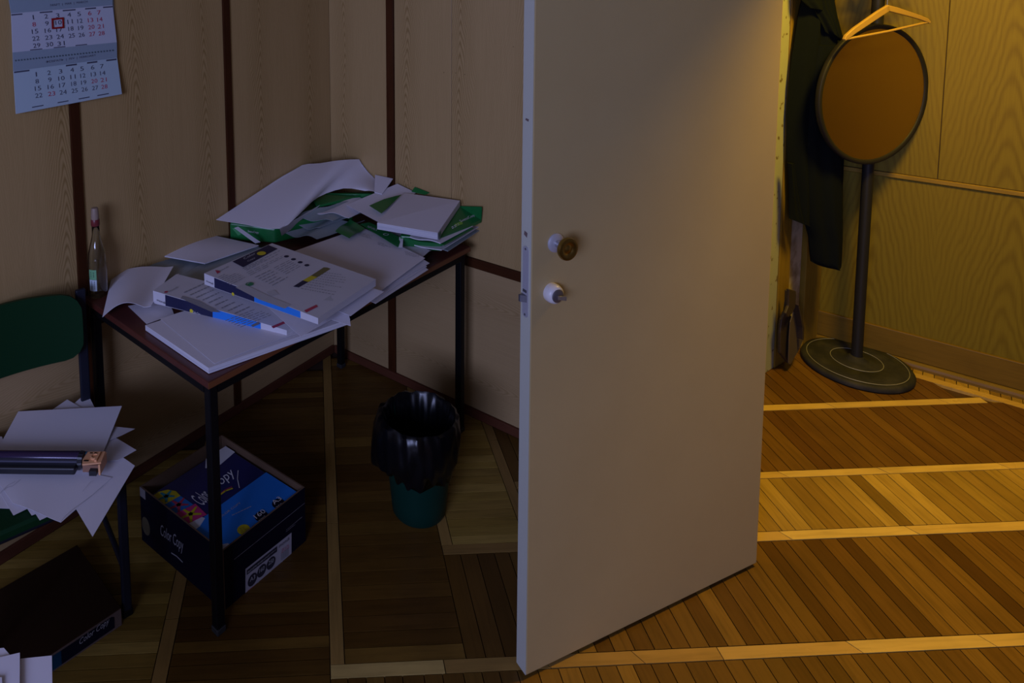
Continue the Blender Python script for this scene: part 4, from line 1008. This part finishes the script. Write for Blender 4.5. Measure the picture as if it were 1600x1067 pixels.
dc.mb.add(poly, [tuple(range(5))]); nv = dc.build('side_print', mat('near_black_navy', (.004,.004,.012), .7, spec=.1), lid); nv['label'] = 'navy printed strip'
dc = Decal(PL, .0006); dc.mb.add([lp_(.17, .006), lp_(.44, .006), lp_(.44, .050), lp_(.17, .046)], [(0,1,2,3)]); bl = dc.build('side_print', mat('teal_blue_ink', (.004,.035,.07), .7, spec=.1), lid); bl['label'] = 'dull blue end of the printed strip'
dc = Decal(PL, .0018); dc.text('Color Copy', (125,1010), (172,975), .022, .35, up=Z); dc.build('lettering', k_grey, nv)

# ------------------------------------------------------------------ DESK CORNER AND PAPERS AT THE LOWER LEFT
DZ = .60
dp = P(60, 1090, DZ)
desk = thing('desk', Vector((dp.x-.3, dp.y-.25, 0)), 'low table just outside the lower left edge carrying bright white sheets', 'table')
mb = MB(); mb.box(Vector((dp.x-.62, dp.y-.55, DZ-.022)), (.60, 0, 0), (0, .545, 0), Z*.022); bevel(mb.build('desk_top', m_ttop, desk), .003)
for x in (-.60, -.06):
    for y in (-.53, -.04):
        mb = MB(); mb.box(Vector((dp.x+x, dp.y+y, 0)), (.03,0,0), (0,.03,0), Z*(DZ-.022)); mb.build('leg', m_black, desk)
GD = 'white sheets on the low table at the lower left'
def DS(c4, lb, th=.003): tag(sheet('paper_sheet', c4, th, n=5), lb, 'paper', GD)
DS([(-70,1020,DZ+.006), (6,1012,DZ+.006), (30,1040,DZ+.006), (-60,1180,DZ+.006)], 'bright sheet at the very lower left, leftmost peak of the jagged pile')
DS([(-60,1040,DZ+.010), (31,1019.5,DZ+.010), (30,1180,DZ+.010), (-80,1200,DZ+.010)], 'bright sheet at the lower left, middle step of the jagged pile')
DS([(32,1029,DZ+.003), (81,1024,DZ+.003), (84,1200,DZ+.003), (20,1200,DZ+.003)], 'bright sheet at the lower left, widest and right-hand one of the jagged pile')
DS([(-60,1055,DZ+.014), (3,1058,DZ+.014), (8,1180,DZ+.014), (-80,1200,DZ+.014)], 'dim bluish sheet cut by the lower left frame corner')

# ------------------------------------------------------------------ CARTON WITH REAMS UNDER THE TABLE
BN = Vector((-.287, 1.863, 0)); BLd = Vector((-.296, .267, 0)).normalized(); BRd = Vector((.700, .714, 0)).normalized(); NL = Vector((-abs(BLd.y), -abs(BLd.x), 0)); NR = Vector((abs(BRd.y), -abs(BRd.x), 0))
WL, WR, BH = .399, .331, .1845
carton = thing('paper_carton', BN+BLd*WL/2+BRd*WR/2, 'open navy printed carton holding colourful paper reams under the table', 'box')
m_cin = mat('carton_inside_brown', (.13,.075,.04), .9); m_nav = mat('carton_navy_print', (.003,.003,.013), .55, spec=.15)
th = .005
def wall4(name, o, a, b, mo, mi, nout):
    mb = MB(); mb.box(o, a, b, Z*BH); ob = mk(name, mb.v, mb.f, mi, carton, mats=[mo], fmi=[0]*6)
    for p_ in ob.data.polygons:
        if p_.normal.dot(nout) > .9: p_.material_index = 1
    return ob
f1 = wall4('left_side', BN, BLd*WL, BRd*th, m_nav, m_cin, NL)
f2 = wall4('right_side', BN+BRd*th, BRd*(WR-th), BLd*th, m_nav, m_cin, NR)
f3 = wall4('back_side', BN+BLd*(WL-th)+BRd*th, BRd*(WR-th), BLd*th, m_nav, m_cin, BLd)
f4 = wall4('back_side', BN+BRd*(WR-th)+BLd*th, BLd*(WL-2*th), BRd*th, m_nav, m_cin, BRd)
mb = MB(); mb.box(BN+BRd*th+BLd*th+Z*.001, BRd*(WR-2*th), BLd*(WL-2*th), Z*.004); mb.build('bottom', m_cin, carton)
mb = MB(); mb.box(BN+BLd*(WL-.03)-BRd*.0012+Z*(BH-.03), BLd*.028, BRd*.0012, Z*.03); mb.build('tape', mat('grey_tape', (.22,.21,.22), .4), carton)
PFL = Plane(BN, NL); PFR = Plane(BN, NR)
dc = Decal(PFL, .0012); dc.text('Color Copy', (252,842), (288,868), .050, .4, up=Z); dc.line([(268,864), (276,869), (285,878)], .004); dc.build('lettering', k_grey, f1)
dc = Decal(PFL, .0010); c = dc.h(228, 822); 
dc.mb.add([c+BLd*.022*math.cos(2*math.pi*k/18)+Z*.030*math.sin(2*math.pi*k/18) for k in range(18)], [tuple(range(18))]); dc.build('hand_hole', mat('hand_hole_card', (.09,.075,.04), .8), f1)
dc = Decal(PFR, .0010); dc.poly([(383.6,889), (455.5,832), (455.5,878), (383.6,929)]); wlb = dc.build('label_sticker', mat('label_white', (.42,.40,.45), .6), f2)
dc = Decal(PFR, .0018); dc.poly([(385.5,891), (433,853), (433,861.5), (385.5,898.5)])
for u, v in ((394.5,905.5), (409,891.5), (423.5,879.5)): dc.disc(u, v, .0185)
dc.text('mondi', (436,856), (452,843.5), .012, up=Z)
dc.build('label_print', k_black, wlb)
dc = Decal(PFR, .0018)
for k in range(9): x = 439+k*1.4; dc.poly([(x, 876-(x-439)*.75), (x+.8, 875.4-(x-439)*.75), (x+.8, 864.4-(x-439)*.75), (x, 865-(x-439)*.75)])
dc.build('barcode', k_grey, wlb)
dc = Decal(PFR, .0026)
for t_s, u, v in (('A3', 394.5, 908), ('160', 409, 894), ('250', 423.5, 882)): dc.text(t_s, (u-4, v+1.5), (u+4, v-4.0), .013, up=Z)
dc.rows([(387,893), (431,858), (431,860), (387,896)], 2, 9, .4, 41); dc.build('label_lettering', k_lgrey, wlb)
dc = Decal(PFR, .0018); dc.rows([(387,922), (400,912), (400,916), (387,926)], 2, 3, .4, 42); dc.rows([(440,858), (452,849), (452,856), (440,865)], 3, 3, .3, 43); dc.build('red_print', k_red, wlb)
dc = Decal(PFR, .0012); dc.line([(366,874), (476,786)], .0006); dc.rows([(447,827), (472,806), (472,812), (447,832)], 2, 1, .1, 44, 1.0); dc.build('thin_print_lines', k_lgrey, f2)
# reams inside
reams = thing('paper_ream', BN+BLd*WL/2+BRd*WR/2+Z*.006, 'uppermost printed ream in the open carton, navy with bright blue corner', 'paper ream')
RZ = .167
m_rside = m_paper2
mb = MB(); mb.box(BN+BRd*.012+BLd*.012+Z*.108, BRd*(WR-.028), BLd*(WL-.05), Z*(RZ-.108)); bevel(mb.build('wrapper', mat('ream_navy_wrap', (.018,.020,.10), .35), reams), .004)
r2 = thing('paper_ream', BN+BLd*WL/2+BRd*WR/2, 'lower hidden ream in the open carton beneath the printed one', 'paper ream')
mb = MB(); mb.box(BN+BRd*.012+BLd*.012+Z*.006, BRd*(WR-.028), BLd*(WL-.05), Z*.100); bevel(mb.build('wrapper', m_paper2, r2), .004)
pt_ = Plane(Vector((0,0,RZ)), Z)
def rp_(x, y, dz=.001): return BN+BRd*(.012+x*(WR-.028))+BLd*(.012+y*(WL-.05))+Z*(RZ+dz)     # x along right side, y away to the left/back
def rpoly(pts, name, m_, par, dz=.001): mb = MB(); mb.add([rp_(x, y, dz) for x, y in pts], [tuple(range(len(pts)))]); return mb.build(name, m_, par)
rpoly([(.10,.0), (1,.0), (1,.42), (0,.42), (0,.10)], 'print_panel', k_blue, reams)
rpoly([(0,.0), (.10,.0), (.10,.04), (0,.10)], 'white_corner', k_lgrey, reams, .0012)
rpoly([(0,.46), (.14,.46), (.16,.40), (.06,.36), (0,.36)], 'white_corner', k_white, reams, .0014)
rpoly([(1,1), (.72,1), (.62,.90), (.70,.82), (1,.86)], 'white_corner', k_white, reams, .0012)
pk = rpoly([(0,.46), (.20,.42), (.22,.60), (0,.64)], 'picture_square', k_pink, reams, .0018)
bl_ = rpoly([(0,.64), (.20,.60), (.19,.78), (0,.80)], 'picture_square', mat('mid_blue_ink', (.015,.16,.50), .5), reams, .0018)
yl = rpoly([(0,.80), (.19,.78), (.20,.86), (.16,.93), (.08,.97), (0,.97)], 'picture_square', k_yellow, reams, .0018)
def figure(cx_, cy2, r, m_, par):
    mb = MB()
    for a in (20, 95, 165, 235, 310):
        a = math.radians(a); p = rp_(cx_, cy2, .0026); q = p+(BRd*math.cos(a)+BLd*math.sin(a))*r; w_ = (BRd*-math.sin(a)+BLd*math.cos(a))
        mb.add([p-w_*.006, q-w_*.003, q+w_*.003, p+w_*.006], [(0,1,2,3)])
    mb.build('dancing_star', m_, par)
figure(.10, .53, .032, k_yellow, pk); figure(.10, .70, .030, k_red, bl_); figure(.09, .87, .026, mat('teal_ink', (.02,.25,.30), .5), yl)
dc = Decal(pt_, .0024); upv = BLd-BRd*.3
dc.text('Color', (318,790), (334,775), .062, .4, up=BLd); dc.text('Copy', (342,768), (374,741), .052, .4, up=BLd); dc.line([(372,735), (371,748), (374,762)], .0022); dc.build('lettering', k_white, reams)
dc = Decal(pt_, .0024); dc.line([(340,776), (352,767), (363,763)], .0055); dc.build('underline', k_yellow, reams)
dc = Decal(pt_, .0020); dc.line([(343,772), (352,765), (362,760.5)], .0030); dc.build('underline', k_red, reams)
dc = Decal(pt_, .0020); dc.disc(380.5, 827, .0190); dc.build('yellow_disc', k_yellow, reams)
dc = Decal(pt_, .0024); dc.disc(408.5, 806.5, .0205); dc.disc(435, 786.5, .020); dk = dc.build('print_marks', mat('disc_navy', (.004,.004,.016), .6, spec=.2), reams)
dc = Decal(pt_, .0030); dc.text('160', (401,810.5), (416,799.5), .018, up=BLd); dc.text('A3', (429,788.5), (441,779.5), .018, up=BLd); dc.text('g/m2', (405,815), (416,807), .007, up=BLd); dc.text('250', (433,794), (442,787.5), .007, up=BLd); dc.build('lettering', k_white, dk)
dc = Decal(pt_, .0024); dc.text('COLOR COPY', (341,812), (377,786), .008, up=BLd); dc.rows([(362,804), (392,790), (393,792), (363,806)], 1, 8, .4, 53); dc.build('small_lettering', k_lgrey, reams)
dc = Decal(pt_, .0030); dc.rows([(374,825), (386,820), (389,828), (377,833)], 4, 3, .35, 54); dc.build('disc_lettering', k_olive, reams)

# ------------------------------------------------------------------ WASTE BIN
b0 = Vector((.326, 2.212, 0))
bn = thing('waste_bin', b0, 'green plastic waste bin with a black bag folded over its rim', 'bin')
m_bin = mat('green_bin_plastic', (.0015,.028,.019), .45, spec=.25); m_bag = mat('black_bag', (.003,.003,.004), .28, spec=.35)
mb = MB(); mb.lathe(b0, [(.0, .001), (.084, .001), (.090, .010), (.094, .05), (.118, .30), (.124, .33), (.124, .335), (.116, .330), (.110, .29), (.088, .02), (.0, .02)], 48); mb.build('bucket', m_bin, bn, True)
rb_ = random.Random(4)
def wob(r, h, a, i):
    k = .0 if r < 1e-3 else 1
    w_ = .5*math.sin(7*a+1.3*i)+.35*math.sin(13*a+2.1*i)+.25*math.sin(23*a-i)
    lef = max(0, math.cos(a-BAGA))**3
    amp = {0: 0, 1: .010, 2: .013, 3: .012, 4: .010, 5: .004, 6: .002, 7: .004, 8: .005, 9: .007, 10: .007, 11: .006, 12: .006}[i]
    bulge = {7: .004, 8: .012, 9: .018, 10: .020, 11: .010, 12: .002}.get(i, 0)*lef*1.4
    hz = h + (.012*math.sin(5*a+.5)+.008*math.sin(11*a))*(1 if i >= 11 else 0) + (-.03*lef if 9 <= i <= 10 else 0)
    if i == 12: hz += .012*math.sin(17*a)
    return (r+w_*amp*k+bulge, hz+(.004*w_ if i in (5, 6, 7) else 0))
# direction that points to the picture's left, in the lathe's own frame (x = t cross ax)
t_ = Vector((1,0,0)); x_ = t_.cross(Z).normalized(); y_ = Z.cross(x_); lv = -rt; BAGA = math.atan2(lv.dot(y_), lv.dot(x_))
mb = MB(); mb.lathe(b0, [(.0, .06), (.05, .065), (.078, .12), (.092, .20), (.102, .28), (.114, .335), (.122, .345), (.131, .338), (.136, .300), (.134, .255), (.130, .215), (.120, .195), (.113, .165)], 120, wob=wob); mb.build('bag', m_bag, bn, True)

# ------------------------------------------------------------------ COAT STAND with mirror
sb = Vector((2.412, 2.940, 0))
stand = thing('coat_stand', sb, 'black coat stand on a heavy round base carrying a large round black-framed mirror', 'coat stand')
m_iron = mat('worn_black_iron', (.055,.058,.050), .7, spec=.2); gg = N(m_iron); tc = gg.n('ShaderNodeTexCoord'); nz = gg.n('ShaderNodeTexNoise', i_Scale=18., i_Detail=5.); gg.l(tc.outputs['Object'], nz.inputs[0])
gg.l(gg.mix(gg.ramp(nz.outputs[0], [(.4,(0,0,0)), (.8,(1,1,1))]), (.014,.015,.018), (.034,.033,.032)), gg.b.inputs['Base Color'])
m_pole = mat('black_pole', (.012,.012,.013), .5, spec=.2)
mb = MB(); mb.lathe(sb, [(.0, .0), (.200, .0), (.209, .006), (.210, .016), (.204, .026), (.190, .030), (.187, .028), (.184, .030), (.100, .034), (.097, .032), (.094, .034), (.050, .036), (.042, .040), (.030, .050), (.024, .056), (.0, .056)], 72); mb.build('base', m_iron, stand, True)
for r_, z_ in ((.187, .0300), (.097, .0345)):
    pts = [sb+Vector((r_*math.cos(2*math.pi*k/72), r_*math.sin(2*math.pi*k/72), z_)) for k in range(73)]; mb = MB(); mb.tube(pts, .0014, 6, False); mb.build('worn_ring', mat('worn_metal', (.26,.26,.24), .5, .3), stand, True)
mb = MB(); mb.lathe(sb, [(.024, .05), (.0215, .07), (.0215, 1.50), (.023, 1.50), (.023, 1.92), (.0, 1.92)], 28); mb.build('pole', m_pole, stand, True)
for k in range(6):
    a = 2*math.pi*k/6+.5; d = Vector((math.cos(a), math.sin(a), 0)); top = sb+Z*1.74
    mb = MB(); mb.tube([top+d*.02, top+d*.10+Z*.06, top+d*.17+Z*.12, top+d*.20+Z*.17], .008, 10); mb.tube([top-Z*.04+d*.02, top-Z*.06+d*.08, top-Z*.02+d*.12, top+d*.125+Z*.02], .007, 10); mb.build('hook', m_pole, stand, True)
md = Vector((math.cos(math.radians(13)), math.sin(math.radians(13)), 0)); mn = Vector((md.y, -md.x, 0))
PM = Plane(sb+mn*.045, mn); mc = PM.hit(1365, 147)
za, zb_ = PM.hit(1365, 38).z, PM.hit(1365, 255.5).z; mr = (za-zb_)/2; mc.z = (za+zb_)/2
MI = ((PM.hit(1448, 140)-PM.hit(1282, 150)).dot(md))/2
print('mirror r', mr, 'half width', MI, mc)
mb = MB(); mb.lathe(mc, [(.0, -.014), (mr-.004, -.014), (mr, -.010), (mr, .004), (mr-.003, .008), (mr-.012, .009), (mr-.020, .005), (mr-.022, .001)], 96, mn)
fr = mb.build('mirror_frame', m_pole, stand, True)
mx = mn.cross(Z).normalized()
mb = MB(); mb.add([mc+mn*.0025+(mx*math.cos(2*math.pi*k/96)+Z*math.sin(2*math.pi*k/96))*(mr-.0195) for k in range(96)], [tuple(range(96))]); mirror = mb.build('mirror_glass', mat('mirror_glass', (.62,.43,.20), .30, 1), fr)
mb = MB(); mb.cbox(sb+Z*mc.z+mn*.024, .03, .03, .08, md, mn, Z); mb.build('mirror_clamp', m_pole, stand)

# ------------------------------------------------------------------ HANGER
PH = Plane(sb+mn*.12, mn)
m_hang = mat('hanger_wood', (.30,.19,.05), .5)
hp = lambda u, v: PH.hit(u, v)
hg = thing('clothes_hanger', hp(1385, 12), 'wooden clothes hanger with trouser bar hanging in front of the round mirror', 'hanger')
def taper_bar(pts, w_, t_, name, m_):
    """flat bar through points; w_ widths in the plane, t_ thickness"""
    vs = []; fs = []
    for i, p in enumerate(pts):
        d = (pts[min(i+1, len(pts)-1)]-pts[max(i-1, 0)]).normalized(); q = mn.cross(d)
        for a_, b_ in ((-1,-1), (1,-1), (1,1), (-1,1)): vs.append(p+q*w_[i]/2*a_+mn*t_/2*b_)
    for i in range(len(pts)-1):
        for k in range(4): fs.append((i*4+k, i*4+(k+1) % 4, (i+1)*4+(k+1) % 4, (i+1)*4+k))
    fs += [(0,1,2,3), tuple(len(vs)-4+k for k in (3,2,1,0))]
    return bevel(mk(name, vs, fs, m_, hg), .003, 3)
taper_bar([hp(1388,12), hp(1372,22), hp(1350,37), hp(1334,48), hp(1322,58), hp(1318.5,62.5)], [.026,.028,.026,.024,.020,.010], .013, 'arm', m_hang)
taper_bar([hp(1384,12), hp(1400,16), hp(1420,22), hp(1436,27), hp(1448,32), hp(1452,35.5)], [.024,.024,.020,.018,.016,.010], .013, 'arm', m_hang)
mb = MB(); mb.tube([hp(1323,61), hp(1387,49), hp(1448,35)], .0052, 12); mb.build('trouser_bar', m_hang, hg, True)
c = hp(1386, 12)
mb = MB(); mb.tube([c, c+Z*.045, c+Z*.06+md*.006, c+Z*.072+md*.022, c+Z*.090+md*.026, c+Z*.106+md*.014, c+Z*.112-md*.004, c+Z*.104-md*.022], .0022, 10); mb.build('hook', m_steel, hg, True)

# ------------------------------------------------------------------ JACKET
PJ = Plane(sb+mn*-.075, mn)
m_cloth = mat('black_cloth', (.003,.005,.0075), .95, spec=.08); gg = N(m_cloth); tc = gg.n('ShaderNodeTexCoord'); nz = gg.n('ShaderNodeTexNoise', i_Scale=700., i_Detail=2.); gg.l(tc.outputs['Object'], nz.inputs[0]); gg.bump(nz.outputs[0], .3, .0006)
m_cloth.node_tree.nodes['Principled BSDF'].inputs['Sheen Weight'].default_value = .0
jk = thing('jacket', sb-md*.28+Z*.60, 'black jacket with lapel and long sleeve hanging left of the round mirror', 'jacket')
def drape(name, rows, th, seed, folds, m_=m_cloth, off=0.0, nfo=4.0):
    """rows: (v, ul, ur, dv) outline rows; closed shell with folds"""
    rnd = random.Random(seed); n = 26; ph = [rnd.uniform(0, 6) for _ in range(6)]; F = []; B = []
    ext = []
    for i in range(len(rows)-1):
        for k in range(3): f = k/3; ext.append([rows[i][j]*(1-f)+rows[i+1][j]*f for j in range(4)])
    ext.append(list(rows[-1])); R = len(ext)
    for r, (v, ul, ur, dv) in enumerate(ext):
        g_ = r/(R-1)
        for k in range(n+1):
            s_ = k/n; e_ = math.sin(math.pi*min(max(s_, 0), 1))**.6
            p = PJ.hit(ul+(ur-ul)*s_, v+dv*s_, off)
            fo = folds*(math.sin(nfo*math.pi*s_+ph[0]+1.6*g_)+.5*math.sin(2.1*nfo*math.pi*s_+ph[1]-2*g_)+.35*math.sin(9*g_+4*s_+ph[2]))
            F.append(p+mn*(th*e_+fo*e_)); B.append(p-mn*(th*.8*e_))
    vs = F+B; m = len(F); I = lambda i, j, k=0: i*(n+1)+j+k*m; fs = []
    for i in range(R-1):
        for j in range(n): fs += [(I(i,j), I(i,j+1), I(i+1,j+1), I(i+1,j)), (I(i,j,1), I(i+1,j,1), I(i+1,j+1,1), I(i,j+1,1))]
        fs += [(I(i,0), I(i+1,0), I(i+1,0,1), I(i,0,1)), (I(i,n), I(i,n,1), I(i+1,n,1), I(i+1,n))]
    for j in range(n): fs += [(I(0,j), I(0,j,1), I(0,j+1,1), I(0,j+1)), (I(R-1,j), I(R-1,j+1), I(R-1,j+1,1), I(R-1,j,1))]
    return mk(name, vs, fs, m_, jk, True)
drape('body', [(-70,1268,1292,0), (-30,1256,1300,0), (0,1253,1302,0), (25,1247,1307,0), (58,1242,1316,0), (90,1237,1318,0), (130,1232,1320,0), (180,1228.5,1320,0), (230,1229,1318,0), (275,1231.5,1316,0), (300,1233,1314,4), (341,1232.5,1312,32)], .045, 5, .010, nfo=5)
drape('sleeve', [(70,1268,1312,0), (150,1258,1314,0), (230,1254,1313,0), (300,1254,1315.5,0), (345,1257,1315.5,0), (370,1264,1315,0), (395,1266,1314,0), (409,1268,1312,3), (414,1278,1308,1)], .050, 8, .006, off=.020, nfo=3)
drape('lapel', [(-60,1264,1292,0), (-8,1262,1296,0), (10,1268,1300,6), (30,1280,1306,6), (50,1290,1312,8), (62,1306,1316,2)], .012, 11, .006, off=.050, nfo=3)
drape('collar', [(-66,1258,1272,0), (-20,1250,1284,0), (0,1252,1288,2), (12,1264,1290,6)], .012, 12, .004, off=.052, nfo=2)
drape('front_edge', [(255,1230.5,1240,0), (300,1232.5,1246,0), (330,1232.5,1252,2), (341,1232.5,1256,8)], .012, 14, .003, off=.050, nfo=2)

# ------------------------------------------------------------------ DUSTPAN AND LEANING BRUSH
m_dp = mat('dark_plastic', (.075,.060,.045), .5); m_dp2 = mat('darker_plastic', (.030,.022,.018), .5)
PDp = Plane(P(1245, 568)+Vector((0,0,0)), Vector((.50,-.866,0)))
dpn = thing('dustpan', P(1240, 568), 'dark plastic dustpan leaning upright against the hall end wall', 'dustpan')
def dpp(px, off, th, name, m_, par=None, bev=.002):
    f_ = [PDp.hit(u, v, off) for u, v in px]; mb = MB(); mb.prism(f_, -PDp.n*th); return bevel(mb.build(name, m_, par), bev)
dpp([(1247.5,477), (1240,488), (1235,503), (1233,530), (1232,568), (1235,570), (1248,548), (1255.5,530), (1254,512), (1250,492)], .020, .004, 'pan', m_dp, dpn)
dpp([(1247.5,477), (1249.5,478), (1257,512), (1256,531), (1254,531), (1254,512)], .045, .028, 'pan_wall', m_dp2, dpn, .001)
dpp([(1233,452), (1244,455), (1244.5,462), (1243,480), (1238,490), (1232,496), (1228,490), (1232.5,478), (1233,462)], .034, .012, 'handle', m_dp2, dpn, .003)
bo = thing('hand_brush', P(1226, 562), 'dark hand brush standing behind the dustpan beside the golden door casing', 'brush')
dpp([(1229.5,454), (1232,452), (1232,478), (1228.5,490), (1226.5,489), (1229,470)], .004, .010, 'handle', m_dp2, bo, .003)
dpp([(1227,488), (1234,486), (1237,495), (1234,520), (1232,568), (1219.5,552), (1219.5,520), (1222,500)], .004, .014, 'brush_head', m_dp2, bo, .004)
# leaning upright board beside the corner
